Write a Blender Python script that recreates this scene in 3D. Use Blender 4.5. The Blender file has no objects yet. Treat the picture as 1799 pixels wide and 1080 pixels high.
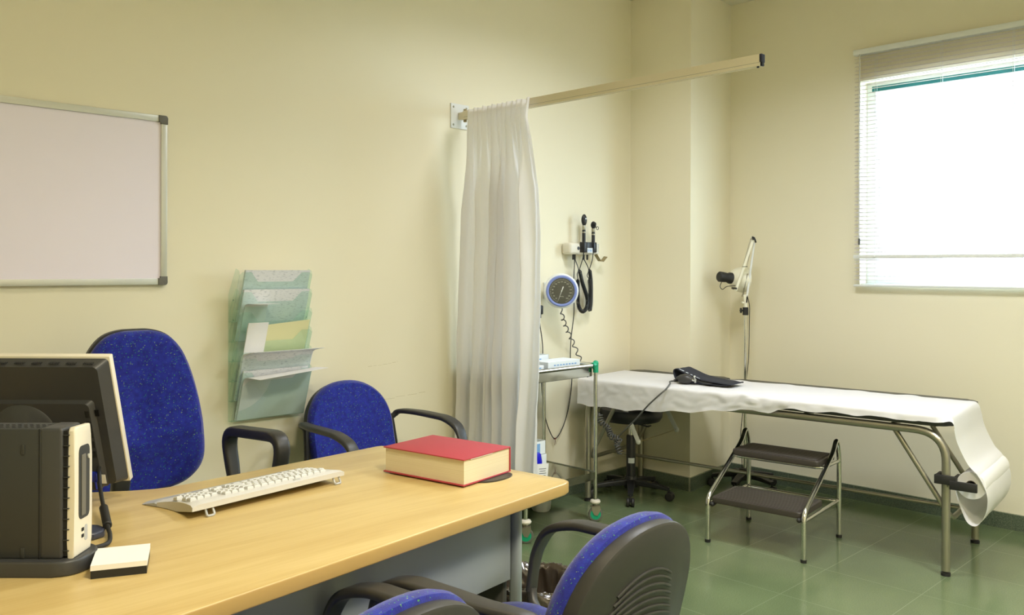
import bpy, bmesh, math, random
from mathutils import Vector, Matrix, noise
R = math.radians
PI = math.pi
sc = bpy.context.scene
COL = sc.collection

# ------------------------------------------------------------------ camera
A = R(45.3); ROLL = math.atan(.003)
fwd = Vector((math.cos(A), math.sin(A), 0)); r0 = Vector((math.sin(A), -math.cos(A), 0)); u0 = Vector((0, 0, 1))
rt = r0*math.cos(ROLL) + u0*math.sin(ROLL); upv = u0*math.cos(ROLL) - r0*math.sin(ROLL)
cd = bpy.data.cameras.new('camera'); cam = bpy.data.objects.new('camera', cd); COL.objects.link(cam)
M = Matrix((rt, upv, -fwd)).transposed().to_4x4(); M.translation = Vector((0, -3.3, 1.3)); cam.matrix_world = M
cd.sensor_width = 36; cd.lens = 1515/1799*36; cd.shift_y = (472-540)/1799; cd.shift_x = -(900-899.5)/1799
cd.clip_start = .05; cd.clip_end = 100
sc.camera = cam
# ------------------------------------------------------------------ world, lights, exposure
W = bpy.data.worlds.new('sky'); sc.world = W; W.use_nodes = True
bg = W.node_tree.nodes['Background']; bg.inputs[0].default_value = (.66, .84, 1, 1); bg.inputs[1].default_value = 13.0
sc.view_settings.view_transform = 'Standard'; sc.view_settings.look = 'None'
sc.view_settings.gamma = 1; sc.view_settings.use_curve_mapping = False
sc.view_settings.exposure = 0.1
sc.cycles.use_denoising = True
sc.cycles.max_bounces = 10; sc.cycles.diffuse_bounces = 5; sc.cycles.glossy_bounces = 4
sc.cycles.transparent_max_bounces = 24; sc.cycles.transmission_bounces = 8
sc.cycles.sample_clamp_indirect = 6; sc.cycles.caustics_reflective = False; sc.cycles.caustics_refractive = False
CEIL = 2.97
LAMPS = [(.9, -1.5), (3.1, -1.45), (.9, -3.6), (3.0, -3.6)]
LAMP_W = [4, 26, 78, 50]
LAMP_C = [(1, .80, .50), (.90, .93, 1.), (1, .89, .66), (.93, .97, 1)]
for (x, y), w, lc in zip(LAMPS, LAMP_W, LAMP_C):
    ld = bpy.data.lights.new('ceiling_lamp', 'AREA'); ld.shape = 'RECTANGLE'; ld.size = .56; ld.size_y = .56
    ld.energy = w; ld.color = lc; ld.spread = R(148)
    o = bpy.data.objects.new('ceiling_lamp', ld); COL.objects.link(o); o.location = (x, y, CEIL-.012)
ld = bpy.data.lights.new('window_portal', 'AREA'); ld.shape = 'RECTANGLE'; ld.size = 1.34; ld.size_y = 1.16
ld.cycles.is_portal = True
o = bpy.data.objects.new('window_portal', ld); COL.objects.link(o); o.location = (5.02, -1.885, 1.785)
o.rotation_euler = Vector((-1, 0, 0)).to_track_quat('-Z', 'Y').to_euler()

# ------------------------------------------------------------------ materials
def mat(name, col, rough=.5, metal=0., spec=.5, **kw):
    m = bpy.data.materials.new(name); m.use_nodes = True
    b = m.node_tree.nodes['Principled BSDF']
    b.inputs['Base Color'].default_value = (*col, 1); b.inputs['Roughness'].default_value = rough
    b.inputs['Metallic'].default_value = metal; b.inputs['Specular IOR Level'].default_value = spec
    for k, v in kw.items(): b.inputs[k.replace('_', ' ')].default_value = v
    return m
def srgb(r, g, b):
    f = lambda c: (c/255/12.92 if c <= 10 else ((c/255+.055)/1.055)**2.4)
    return (f(r), f(g), f(b))
def N(m, t, **kw):
    n = m.node_tree.nodes.new(t)
    for k, v in kw.items():
        if k in n.inputs: n.inputs[k].default_value = v
        else: setattr(n, k, v)
    return n
def L(m, a, b): m.node_tree.links.new(a, b)
def ramp(m, fac, stops):
    r = N(m, 'ShaderNodeValToRGB'); e = r.color_ramp.elements
    while len(e) < len(stops): e.new(.5)
    for el, (p, c) in zip(e, stops): el.position = p; el.color = (*c, 1) if len(c) == 3 else c
    L(m, fac, r.inputs[0]); return r.outputs[0]
def coord(m, kind='Object', scale=(1, 1, 1)):
    t = N(m, 'ShaderNodeTexCoord'); mp = N(m, 'ShaderNodeMapping'); mp.inputs['Scale'].default_value = scale
    L(m, t.outputs[kind], mp.inputs[0]); return mp.outputs[0]
def bump(m, h, strength=.2, dist=.01):
    b = N(m, 'ShaderNodeBump', Strength=strength, Distance=dist); L(m, h, b.inputs['Height'])
    L(m, b.outputs[0], m.node_tree.nodes['Principled BSDF'].inputs['Normal'])
def BS(m): return m.node_tree.nodes['Principled BSDF']

M_wall = mat('wall_paint', srgb(235, 228, 203), .55, spec=.35)
n = N(M_wall, 'ShaderNodeTexNoise', Scale=350.); L(M_wall, coord(M_wall), n.inputs[0]); bump(M_wall, n.outputs[0], .04, .002)
M_ceil = mat('ceiling_paint', srgb(225, 220, 200), .8)
# floor: green terrazzo tiles, pale joints
M_floor = mat('green_terrazzo', srgb(105, 128, 92), .17, spec=.5)
c = coord(M_floor)
n1 = N(M_floor, 'ShaderNodeTexNoise', Scale=260., Detail=4.); L(M_floor, c, n1.inputs[0])
n2 = N(M_floor, 'ShaderNodeTexNoise', Scale=1.6, Detail=3.); L(M_floor, c, n2.inputs[0])
ca = ramp(M_floor, n1.outputs[0], [(.3, srgb(92, 106, 76)), (.5, srgb(102, 117, 84)), (.7, srgb(116, 128, 96))])
cb = ramp(M_floor, n2.outputs[0], [(.35, (.82, .82, .82)), (.65, (1.08, 1.08, 1.06))])
mx = N(M_floor, 'ShaderNodeMix', data_type='RGBA', blend_type='MULTIPLY'); mx.inputs[0].default_value = 1
L(M_floor, ca, mx.inputs[6]); L(M_floor, cb, mx.inputs[7])
br = N(M_floor, 'ShaderNodeTexBrick', offset=0.); br.inputs['Scale'].default_value = 1.
br.inputs['Brick Width'].default_value = .4; br.inputs['Row Height'].default_value = .4; br.inputs['Mortar Size'].default_value = .0017
br.inputs['Mortar Smooth'].default_value = .2; L(M_floor, c, br.inputs[0])
mj = N(M_floor, 'ShaderNodeMix', data_type='RGBA'); L(M_floor, br.outputs['Fac'], mj.inputs[0]); L(M_floor, mx.outputs[2], mj.inputs[6])
mj.inputs[7].default_value = (*srgb(124, 136, 106), 1); L(M_floor, mj.outputs[2], BS(M_floor).inputs['Base Color'])
M_base = mat('skirting_terrazzo', srgb(88, 100, 84), .45)
c = coord(M_base); n1 = N(M_base, 'ShaderNodeTexNoise', Scale=160., Detail=4.); L(M_base, c, n1.inputs[0])
ca = ramp(M_base, n1.outputs[0], [(.35, srgb(70, 84, 68)), (.65, srgb(108, 118, 98))]); L(M_base, ca, BS(M_base).inputs['Base Color'])
M_joint = mat('tile_joint', srgb(150, 152, 130), .8)
# beech laminate, grain along x
M_wood = mat('beech_laminate', srgb(205, 180, 120), .30, spec=.5)
c = coord(M_wood, scale=(.9, 9, 9)); nw = N(M_wood, 'ShaderNodeTexNoise', Scale=2.2, Detail=6., Distortion=.6); L(M_wood, c, nw.inputs[0])
c2 = coord(M_wood, scale=(6, 130, 60)); nw2 = N(M_wood, 'ShaderNodeTexNoise', Scale=1.5, Detail=3.); L(M_wood, c2, nw2.inputs[0])
ca = ramp(M_wood, nw.outputs[0], [(.3, srgb(190, 164, 108)), (.5, srgb(198, 174, 118)), (.7, srgb(205, 182, 127))])
cb = ramp(M_wood, nw2.outputs[0], [(.35, (.95, .93, .9)), (.6, (1, 1, 1))])
mx = N(M_wood, 'ShaderNodeMix', data_type='RGBA', blend_type='MULTIPLY'); mx.inputs[0].default_value = 1
L(M_wood, ca, mx.inputs[6]); L(M_wood, cb, mx.inputs[7]); L(M_wood, mx.outputs[2], BS(M_wood).inputs['Base Color'])
M_edge = mat('beech_edge_band', srgb(184, 152, 94), .28)
# blue speckled fabric
M_fab = mat('blue_speckled_fabric', srgb(30, 36, 130), .9, spec=.15)
c = coord(M_fab)
nw_ = N(M_fab, 'ShaderNodeTexNoise', Scale=300., Detail=2.); L(M_fab, c, nw_.inputs[0])
vm = N(M_fab, 'ShaderNodeVectorMath', operation='MULTIPLY_ADD'); L(M_fab, nw_.outputs[1], vm.inputs[0]); vm.inputs[1].default_value = (.009, .009, .009); L(M_fab, c, vm.inputs[2])
v = N(M_fab, 'ShaderNodeTexVoronoi', Scale=165.); L(M_fab, vm.outputs[0], v.inputs['Vector'])
v.inputs['Randomness'].default_value = 1
nd = N(M_fab, 'ShaderNodeTexNoise', Scale=420., Detail=2.); L(M_fab, c, nd.inputs[0])
ad = N(M_fab, 'ShaderNodeMath', operation='MULTIPLY_ADD'); L(M_fab, nd.outputs[0], ad.inputs[0]); ad.inputs[1].default_value = .42; L(M_fab, v.outputs['Distance'], ad.inputs[2])
mk = N(M_fab, 'ShaderNodeMath', operation='LESS_THAN'); L(M_fab, ad.outputs[0], mk.inputs[0]); mk.inputs[1].default_value = .44
sx = N(M_fab, 'ShaderNodeSeparateColor'); L(M_fab, v.outputs['Color'], sx.inputs[0])
g1 = N(M_fab, 'ShaderNodeMath', operation='GREATER_THAN'); L(M_fab, sx.outputs[0], g1.inputs[0]); g1.inputs[1].default_value = .38
mm = N(M_fab, 'ShaderNodeMath', operation='MULTIPLY'); L(M_fab, mk.outputs[0], mm.inputs[0]); L(M_fab, g1.outputs[0], mm.inputs[1])
spk = ramp(M_fab, sx.outputs[1], [(.0, srgb(26, 74, 140)), (.35, srgb(30, 108, 98)), (.75, srgb(70, 140, 78)), (.95, srgb(130, 160, 70))])
nb = N(M_fab, 'ShaderNodeTexNoise', Scale=60., Detail=4.); L(M_fab, c, nb.inputs[0])
basec = ramp(M_fab, nb.outputs[0], [(.3, srgb(28, 30, 118)), (.7, srgb(34, 46, 150))])
mf = N(M_fab, 'ShaderNodeMix', data_type='RGBA'); L(M_fab, mm.outputs[0], mf.inputs[0]); L(M_fab, basec, mf.inputs[6]); L(M_fab, spk, mf.inputs[7])
L(M_fab, mf.outputs[2], BS(M_fab).inputs['Base Color']); BS(M_fab).inputs['Sheen Weight'].default_value = .3
bump(M_fab, nd.outputs[0], .25, .002)
M_blk = mat('black_chair_plastic', srgb(50, 49, 47), .42, spec=.5)
M_blk2 = mat('black_rubber', srgb(34, 33, 32), .55)
M_pcside = mat('dark_grey_case', srgb(48, 50, 50), .55)
M_mon = mat('monitor_back_plastic', srgb(60, 61, 63), .42)
M_navy = mat('dark_blue_grey_plastic', srgb(62, 66, 84), .28)
M_slot = mat('dark_slot', srgb(14, 14, 14), .8)
M_ivory = mat('ivory_plastic', srgb(222, 216, 200), .4)
M_kb = mat('keyboard_white', srgb(208, 207, 205), .42)
M_kbs = mat('keyboard_silver', srgb(176, 178, 180), .35)
M_key = mat('key_plastic', srgb(206, 206, 204), .45)
M_vga = mat('vga_blue', srgb(30, 46, 160), .4)
M_grey = mat('desk_frame_grey', srgb(150, 158, 158), .45)
M_panel = mat('modesty_panel_grey', srgb(148, 154, 154), .5)
M_darkpanel = mat('desk_side_dark_grey', srgb(84, 84, 80), .5)
M_red = mat('red_bookcloth', srgb(170, 58, 70), .6)
n = N(M_red, 'ShaderNodeTexNoise', Scale=900.); L(M_red, coord(M_red), n.inputs[0]); bump(M_red, n.outputs[0], .15, .001)
M_page = mat('book_pages', srgb(222, 212, 184), .8)
c = coord(M_page, scale=(1, 1, 900)); n = N(M_page, 'ShaderNodeTexNoise', Scale=1., Detail=2.); L(M_page, c, n.inputs[0])
ca = ramp(M_page, n.outputs[0], [(.3, srgb(206, 194, 162)), (.7, srgb(228, 219, 194))]); L(M_page, ca, BS(M_page).inputs['Base Color'])
M_paper = mat('white_paper', srgb(232, 230, 228), .85, spec=.2)
M_paper2 = mat('cream_paper', srgb(222, 216, 168), .85)
M_paperline = mat('printed_sheet', srgb(226, 226, 228), .85, spec=.2)
c = coord(M_paperline, scale=(60, 1, 260)); n = N(M_paperline, 'ShaderNodeTexNoise', Scale=1., Detail=3.); L(M_paperline, c, n.inputs[0])
ca = ramp(M_paperline, n.outputs[0], [(.36, srgb(196, 198, 204)), (.44, srgb(226, 226, 230))]); L(M_paperline, ca, BS(M_paperline).inputs['Base Color'])
M_wb = mat('whiteboard_enamel', srgb(238, 230, 244), .35, spec=.3)
M_alu = mat('satin_aluminium', srgb(205, 205, 195), .38, metal=.35)
M_cap = mat('grey_corner_cap', srgb(104, 102, 94), .5)
M_chrome = mat('chrome', srgb(215, 215, 210), .16, metal=1.)
M_steel = mat('satin_steel', srgb(172, 168, 152), .33, metal=.85)
M_mirror = mat('polished_steel_tray', srgb(180, 182, 170), .08, metal=1.)
M_green = mat('green_plastic', srgb(16, 160, 118), .35)
M_teal = mat('teal_window_frame', srgb(16, 104, 104), .4)
M_rail = mat('cream_rail_paint', srgb(232, 222, 196), .35)
M_white = mat('white_paint_metal', srgb(228, 230, 228), .4)
M_black = mat('black_plastic', srgb(30, 31, 34), .4)
M_blackvinyl = mat('black_vinyl', srgb(52, 52, 48), .42)
M_vinyledge = mat('black_vinyl_edge', srgb(34, 40, 42), .5)
M_rubtread = mat('ribbed_dark_rubber', srgb(66, 60, 54), .5)
M_hosegrey = mat('grey_rubber_hose', srgb(84, 84, 82), .5)
M_bluering = mat('lavender_ring', srgb(126, 142, 204), .45)
M_dial = mat('dial_face', srgb(56, 54, 42), .5)
M_dialmark = mat('dial_marks', srgb(190, 188, 170), .6)
M_cuff = mat('navy_black_cuff_cloth', srgb(34, 36, 48), .8)
M_lab = mat('pale_label', srgb(214, 220, 226), .6)
M_bluelab = mat('blue_print', srgb(120, 165, 215), .6)
M_ink = mat('grey_ink', srgb(90, 92, 98), .7)
M_cobalt = mat('cobalt_blue_plastic', srgb(20, 20, 190), .3)
M_smoke = mat('smoky_bracket', srgb(150, 136, 96), .3)
M_bag = mat('black_bin_bag', srgb(60, 52, 44), .18, spec=.8)
M_cone = mat('card_box', srgb(226, 232, 236), .7)
M_ochre = mat('box_inside', srgb(190, 172, 100), .8)
M_slat = mat('blind_slat_white', srgb(232, 224, 222), .45)
M_shade = mat('lamp_shade_cream', srgb(232, 228, 206), .35)
def glassy(name, tint, t=.74, d=.16):
    m = bpy.data.materials.new(name); m.use_nodes = True; nt = m.node_tree; nt.nodes.clear()
    out = nt.nodes.new('ShaderNodeOutputMaterial'); tr = nt.nodes.new('ShaderNodeBsdfTransparent'); tr.inputs[0].default_value = (*tint, 1)
    df = nt.nodes.new('ShaderNodeBsdfDiffuse'); df.inputs[0].default_value = (*[min(1, q*.95) for q in tint], 1)
    gl = nt.nodes.new('ShaderNodeBsdfGlossy'); gl.inputs['Roughness'].default_value = .08
    m1 = nt.nodes.new('ShaderNodeMixShader'); m1.inputs[0].default_value = d/(d+t)
    nt.links.new(tr.outputs[0], m1.inputs[1]); nt.links.new(df.outputs[0], m1.inputs[2])
    m2 = nt.nodes.new('ShaderNodeMixShader'); m2.inputs[0].default_value = .045; nt.links.new(m1.outputs[0], m2.inputs[1]); nt.links.new(gl.outputs[0], m2.inputs[2])
    nt.links.new(m2.outputs[0], out.inputs[0]); return m
M_rack = glassy('green_tinted_acrylic', (.925, .985, .965), .95, .04)
M_glass = glassy('window_glass', (.97, .99, .99), .98, .005)
M_clear = glassy('clear_plastic', (.92, .93, .92), .6, .3)
# translucent cloth
def cloth(name, col, tl=.35):
    m = bpy.data.materials.new(name); m.use_nodes = True; nt = m.node_tree; nt.nodes.clear()
    out = nt.nodes.new('ShaderNodeOutputMaterial'); df = nt.nodes.new('ShaderNodeBsdfDiffuse'); df.inputs[0].default_value = (*col, 1)
    tr = nt.nodes.new('ShaderNodeBsdfTranslucent'); tr.inputs[0].default_value = (*col, 1)
    mx = nt.nodes.new('ShaderNodeMixShader'); mx.inputs[0].default_value = tl
    nt.links.new(df.outputs[0], mx.inputs[1]); nt.links.new(tr.outputs[0], mx.inputs[2])
    gl = nt.nodes.new('ShaderNodeBsdfGlossy'); gl.inputs['Roughness'].default_value = .45
    m2 = nt.nodes.new('ShaderNodeMixShader'); m2.inputs[0].default_value = .04
    nt.links.new(mx.outputs[0], m2.inputs[1]); nt.links.new(gl.outputs[0], m2.inputs[2]); nt.links.new(m2.outputs[0], out.inputs[0])
    return m
M_curt = cloth('white_curtain_cloth', srgb(249, 247, 247), .5)
M_couchpaper = cloth('couch_paper', srgb(248, 246, 246), .25)

# ------------------------------------------------------------------ mesh helpers
def new(): return bmesh.new()
def box(bm, c, s, rot=None, bev=0, seg=2):
    m = Matrix.Translation(Vector(c))
    if rot is not None: m = m @ (rot.to_4x4() if isinstance(rot, Matrix) else Matrix.Rotation(rot, 4, 'Z'))
    r = bmesh.ops.create_cube(bm, size=1, matrix=m @ Matrix.Diagonal((*s, 1)))
    if bev:
        es = list({e for v in r['verts'] for e in v.link_edges})
        bmesh.ops.bevel(bm, geom=es, offset=bev, segments=seg, profile=.5, affect='EDGES', clamp_overlap=True)
def bx(bm, x0, x1, y0, y1, z0, z1, bev=0, seg=2):
    box(bm, ((x0+x1)/2, (y0+y1)/2, (z0+z1)/2), (abs(x1-x0), abs(y1-y0), abs(z1-z0)), None, bev, seg)
def cyl(bm, a, b, r, r2=None, n=20, cap=True):
    a, b = Vector(a), Vector(b); d = b-a; q = d.to_track_quat('Z', 'Y').to_matrix().to_4x4()
    bmesh.ops.create_cone(bm, cap_ends=cap, segments=n, radius1=r, radius2=r if r2 is None else r2, depth=d.length,
                          matrix=Matrix.Translation((a+b)/2) @ q)
def ball(bm, c, r, s=(1, 1, 1), rot=None, n=16):
    m = Matrix.Translation(Vector(c))
    if rot is not None: m = m @ rot.to_4x4()
    bmesh.ops.create_uvsphere(bm, u_segments=n, v_segments=max(6, n//2), radius=r, matrix=m @ Matrix.Diagonal((*s, 1)))
def fillet(pts, rad, n=6):
    pts = [Vector(p) for p in pts]; out = [pts[0]]
    for i in range(1, len(pts)-1):
        p, a, b = pts[i], pts[i-1], pts[i+1]
        r = rad[i-1] if isinstance(rad, (list, tuple)) else rad
        da, db = (a-p), (b-p); k = min(r, da.length*.49, db.length*.49)
        s, e = p+da.normalized()*k, p+db.normalized()*k
        for j in range(n+1):
            t = j/n; out.append(s*(1-t)**2 + p*2*t*(1-t) + e*t*t)
    out.append(pts[-1]); return out
def spline(pts, n=8):
    pts = [Vector(p) for p in pts]; P = [2*pts[0]-pts[1]] + pts + [2*pts[-1]-pts[-2]]; out = []
    for i in range(1, len(P)-2):
        for j in range(n):
            t = j/n; a, b, c, d = P[i-1:i+3]
            out.append(.5*((2*b)+(c-a)*t+(2*a-5*b+4*c-d)*t*t+(-a+3*b-3*c+d)*t**3))
    out.append(pts[-1]); return out
def sweep(bm, pts, prof, closed=False, up=None, caps=True):
    """prof: list of (u,v) or function(t)->list; u sideways, v along up"""
    pts = [Vector(p) for p in pts]; n = len(pts); rings = []
    T = []
    for i in range(n):
        if closed: t = pts[(i+1) % n]-pts[i-1]
        else: t = pts[min(i+1, n-1)]-pts[max(i-1, 0)]
        T.append(t.normalized() if t.length > 1e-9 else Vector((0, 0, 1)))
    v = Vector(up) if up is not None else (Vector((0, 0, 1)) if abs(T[0].z) < .9 else Vector((1, 0, 0)))
    for i in range(n):
        if up is not None: v = Vector(up)
        v = (v - T[i]*v.dot(T[i]))
        v = v.normalized() if v.length > 1e-6 else Vector((1, 0, 0))
        u = T[i].cross(v).normalized()
        pf = prof(i/(n-1)) if callable(prof) else prof
        rings.append([bm.verts.new(pts[i]+u*a+v*b) for a, b in pf])
    m = len(rings[0])
    rng = n if closed else n-1
    for i in range(rng):
        A_, B_ = rings[i], rings[(i+1) % n]
        for j in range(m):
            bm.faces.new((A_[j], A_[(j+1) % m], B_[(j+1) % m], B_[j]))
    if not closed and caps:
        bm.faces.new(rings[0]); bm.faces.new(list(reversed(rings[-1])))
def circ(r, n=10, ry=None):
    ry = r if ry is None else ry
    return [(r*math.cos(2*PI*k/n), ry*math.sin(2*PI*k/n)) for k in range(n)]
def rrect(w, h, r, n=4):
    out = []
    for cx, cy, a in ((w/2-r, h/2-r, 0), (-w/2+r, h/2-r, 90), (-w/2+r, -h/2+r, 180), (w/2-r, -h/2+r, 270)):
        for k in range(n+1):
            t = R(a+90*k/n); out.append((cx+r*math.cos(t), cy+r*math.sin(t)))
    return out
def tube(bm, pts, r, n=12, closed=False, up=None): sweep(bm, pts, circ(r, n), closed, up)
def prism(bm, outline, z0, z1, M4=None, bev=0):
    """outline (x,y) list extruded z0..z1, optionally placed by M4"""
    M4 = M4 or Matrix()
    b = [bm.verts.new(M4 @ Vector((x, y, z0))) for x, y in outline]; t = [bm.verts.new(M4 @ Vector((x, y, z1))) for x, y in outline]
    n = len(outline); fs = [bm.faces.new(list(reversed(b))), bm.faces.new(t)]
    for i in range(n): bm.faces.new((b[i], b[(i+1) % n], t[(i+1) % n], t[i]))
    if bev:
        es = [e for f in fs for e in f.edges]
        bmesh.ops.bevel(bm, geom=es, offset=bev, segments=3, profile=.5, affect='EDGES', clamp_overlap=True)
def grid(bm, f, nu, nv, thick=0):
    V = [[bm.verts.new(f(i/nu, j/nv)) for j in range(nv+1)] for i in range(nu+1)]
    for i in range(nu):
        for j in range(nv): bm.faces.new((V[i][j], V[i+1][j], V[i+1][j+1], V[i][j+1]))
def lathe(bm, prof, c=(0, 0, 0), axis=(0, 0, 1), n=32):
    q = Vector(axis).to_track_quat('Z', 'Y').to_matrix().to_4x4(); q.translation = Vector(c)
    rings = []
    for r, z in prof:
        if r < 1e-6: rings.append([bm.verts.new(q @ Vector((0, 0, z)))])
        else: rings.append([bm.verts.new(q @ Vector((r*math.cos(2*PI*k/n), r*math.sin(2*PI*k/n), z))) for k in range(n)])
    for a, b in zip(rings, rings[1:]):
        for k in range(n):
            k2 = (k+1) % n
            if len(a) == 1: bm.faces.new((a[0], b[k2], b[k]))
            elif len(b) == 1: bm.faces.new((a[k], a[k2], b[0]))
            else: bm.faces.new((a[k], a[k2], b[k2], b[k]))
def obj(name, bm, m, parent=None, smooth=True, solid=0, sub=0, angle=35):
    bmesh.ops.recalc_face_normals(bm, faces=bm.faces[:]) if not solid else None
    me = bpy.data.meshes.new(name); bm.to_mesh(me); bm.free()
    if smooth:
        me.shade_smooth()
        try: me.set_sharp_from_angle(angle=R(angle))
        except Exception: pass
    o = bpy.data.objects.new(name, me); COL.objects.link(o)
    for q in (m if isinstance(m, (list, tuple)) else [m]): me.materials.append(q)
    if parent is not None: o.parent = parent
    if solid:
        s = o.modifiers.new('solid', 'SOLIDIFY'); s.thickness = solid; s.offset = 0
    if sub:
        s = o.modifiers.new('sub', 'SUBSURF'); s.levels = sub; s.render_levels = sub
    return o
def tag(o, label, cat=None, group=None):
    o['label'] = label
    if cat: o['category'] = cat
    if group: o['group'] = group
    return o
def thing(name, label, cat, loc=(0, 0, 0), rotz=0, group=None):
    o = bpy.data.objects.new(name, None); COL.objects.link(o); o.empty_display_size = .05
    o.location = loc; o.rotation_euler = (0, 0, rotz); return tag(o, label, cat, group)
def struct(name, bm, m, **k):
    o = obj(name, bm, m, **k); o['kind'] = 'structure'; return o
def text(s, size, m, M4, parent, name, ext=.0004, align='CENTER'):
    cu = bpy.data.curves.new(name, 'FONT'); cu.body = s; cu.size = size; cu.extrude = ext; cu.align_x = align; cu.align_y = 'CENTER'
    t = bpy.data.objects.new('tmp', cu); COL.objects.link(t)
    dg = bpy.context.evaluated_depsgraph_get(); me = bpy.data.meshes.new_from_object(t.evaluated_get(dg)); bpy.data.objects.remove(t)
    o = bpy.data.objects.new(name, me); COL.objects.link(o); me.materials.clear(); me.materials.append(m)
    me.transform(M4)
    if parent: o.parent = parent
    return o
def copy_tree(o, parent=None):
    c = o.copy(); COL.objects.link(c); c.parent = parent
    for ch in list(o.children): copy_tree(ch, c)
    return c

# ------------------------------------------------------------------ room
XW, XP, YP = 4.83, 4.30, -.44
X0, Y0 = -1.3, -4.9
b = new(); bx(b, X0-.2, XW+.2, Y0-.2, .2, -.1, 0); struct('floor', b, M_floor, smooth=False)
b = new(); bx(b, X0-.2, XW+.2, Y0-.2, .2, CEIL, CEIL+.1); struct('ceiling', b, M_ceil, smooth=False)
b = new(); bx(b, X0-.2, XW+.2, 0, .2, 0, CEIL); struct('wall_left', b, M_wall, smooth=False)
b = new(); bx(b, X0-.2, X0, Y0, 0, 0, CEIL); struct('wall_back', b, M_wall, smooth=False)
b = new(); bx(b, X0-.2, XW+.2, Y0-.2, Y0, 0, CEIL); struct('wall_near', b, M_wall, smooth=False)
WY0, WY1, WZ0, WZ1 = -2.56, -1.215, 1.215, 2.365
b = new()
for (ya, yb, za, zb) in ((Y0, WY0, 0, CEIL), (WY1, 0, 0, CEIL), (WY0, WY1, 0, WZ0), (WY0, WY1, WZ1, CEIL)):
    bx(b, XW, XW+.2, ya, yb, za, zb)
struct('wall_right', b, M_wall, smooth=False)
b = new(); prism(b, [(XP, 0), (XP, YP), (XW, YP+.055), (XW, 0)], 0, CEIL); struct('wall_corner', b, M_wall, smooth=False)
# skirting
def skirt(name, p, q, nrm):
    p, q = Vector(p), Vector(q); d = (q-p); Ln = d.length; d.normalize(); nv = Vector(nrm)
    b = new(); zt = .078
    M4 = Matrix(((d.x, nv.x, 0, p.x), (d.y, nv.y, 0, p.y), (0, 0, 1, 0), (0, 0, 0, 1)))
    k = 0.
    while k < Ln:
        e = min(k+.4, Ln)
        bmv = bmesh.ops.create_cube(b, size=1, matrix=M4 @ Matrix.Translation(((k+e)/2, .006, zt/2)) @ Matrix.Diagonal((e-k-.002, .012, zt, 1)))
        k = e
    o = struct(name, b, M_base, smooth=False)
    j = new(); bmesh.ops.create_cube(j, size=1, matrix=M4 @ Matrix.Translation((Ln/2, .0045, (zt+.002)/2)) @ Matrix.Diagonal((Ln, .011, zt+.002, 1)))
    g = obj('joint_grout', j, M_joint, o, smooth=False); return o
skirt('baseboard_left', (X0, 0, 0), (XP, 0, 0), (0, -1, 0))
skirt('baseboard_corner', (XP, -.012, 0), (XP, YP, 0), (-1, 0, 0))
d = Vector((XW-XP, .055, 0)).normalized()
skirt('baseboard_corner_side', (XP-.012, YP-.001, 0), (XW-.012, YP+.054, 0), (d.y, -d.x, 0))
skirt('baseboard_right', (XW, YP+.05, 0), (XW, Y0, 0), (-1, 0, 0))
skirt('baseboard_back', (X0, 0, 0), (X0, Y0, 0), (1, 0, 0))
# faint scuffs on the left wall
M_scuff = mat('wall_scuff', srgb(188, 178, 136), .8)
b = new(); random.seed(3)
for (xa, za, xb, zb) in ((2.25, .675, 2.68, .70), (2.33, .845, 2.5, .855)):
    k = 0
    while k < 1:
        k2 = min(1, k+random.uniform(.06, .16)); x1 = xa+(xb-xa)*k; x2 = xa+(xb-xa)*k2
        zz = za+(zb-za)*k+random.uniform(-.0015, .0015); bx(b, x1, x2, -.0004, .001, zz, zz+random.uniform(.0006, .0013)); k = k2+random.uniform(.01, .05)
s = struct('trim_1', b, M_scuff, smooth=False)
# window
w = bpy.data.objects.new('window_1', None); COL.objects.link(w); w['kind'] = 'structure'; w.location = (XW+.12, (WY0+WY1)/2, WZ0)
hw = (WY1-WY0)/2; hz = WZ1-WZ0
b = new()
for (ya, yb, za, zb) in ((-hw, hw, 0, .05), (-hw, hw, hz-.05, hz), (-hw, -hw+.05, .05, hz-.05), (hw-.05, hw, .05, hz-.05)):
    bx(b, -.03, .03, ya, yb, za, zb, .003)
obj('window_frame', b, M_white, w)
b = new(); bx(b, -.034, -.0302, -hw+.05, hw-.03, hz-.052, hz-.022); obj('frame_gasket', b, M_teal, w)
b = new(); bx(b, -.003, .003, -hw+.05, hw-.05, .05, hz-.05); obj('window_pane', b, M_glass, w, smooth=False)
b = new(); bx(b, -.115, -.035, -hw+.002, hw-.002, -.004, .008, .002); obj('window_sill', b, M_white, w)

# ------------------------------------------------------------------ venetian blind
BY0, BY1 = -2.62, -1.195
bl = thing('venetian_blind', 'white venetian blind with thin horizontal slats over the bright window', 'blind', (XW, 0, 0))
b = new(); bx(b, -.052, -.004, BY0, BY1, 2.505, 2.535, .002); obj('headrail', b, M_white, bl)
b = new(); z = 2.488; k = 0
while z > 1.225:
    if abs(z-1.372) > .012:
        t = R(20) if z > 1.36 else R(12)
        c0 = Vector((-.028, 0, z)); dx, dz = .0125*math.cos(t), -.0125*math.sin(t)
        # room-side edge low; slight crown
        P = [(-dx, dz), (-dx*.35, dz*.35+.0012), (dx*.35, -dz*.35+.0012), (dx, -dz)]
        V = [[b.verts.new((-.028+px, yy, z+pz)) for px, pz in P] for yy in (BY0+.003, BY1-.003)]
        for q in range(3): b.faces.new((V[0][q], V[0][q+1], V[1][q+1], V[1][q]))
    z -= .0222; k += 1
obj('slats', b, M_slat, bl, solid=.0006)
b = new(); bx(b, -.043, -.013, BY0, BY1, 1.363, 1.383, .003); obj('middle_rail', b, M_white, bl)
b = new(); bx(b, -.041, -.015, BY0, BY1, 1.206, 1.218, .003); obj('bottom_rail', b, M_white, bl)
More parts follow.
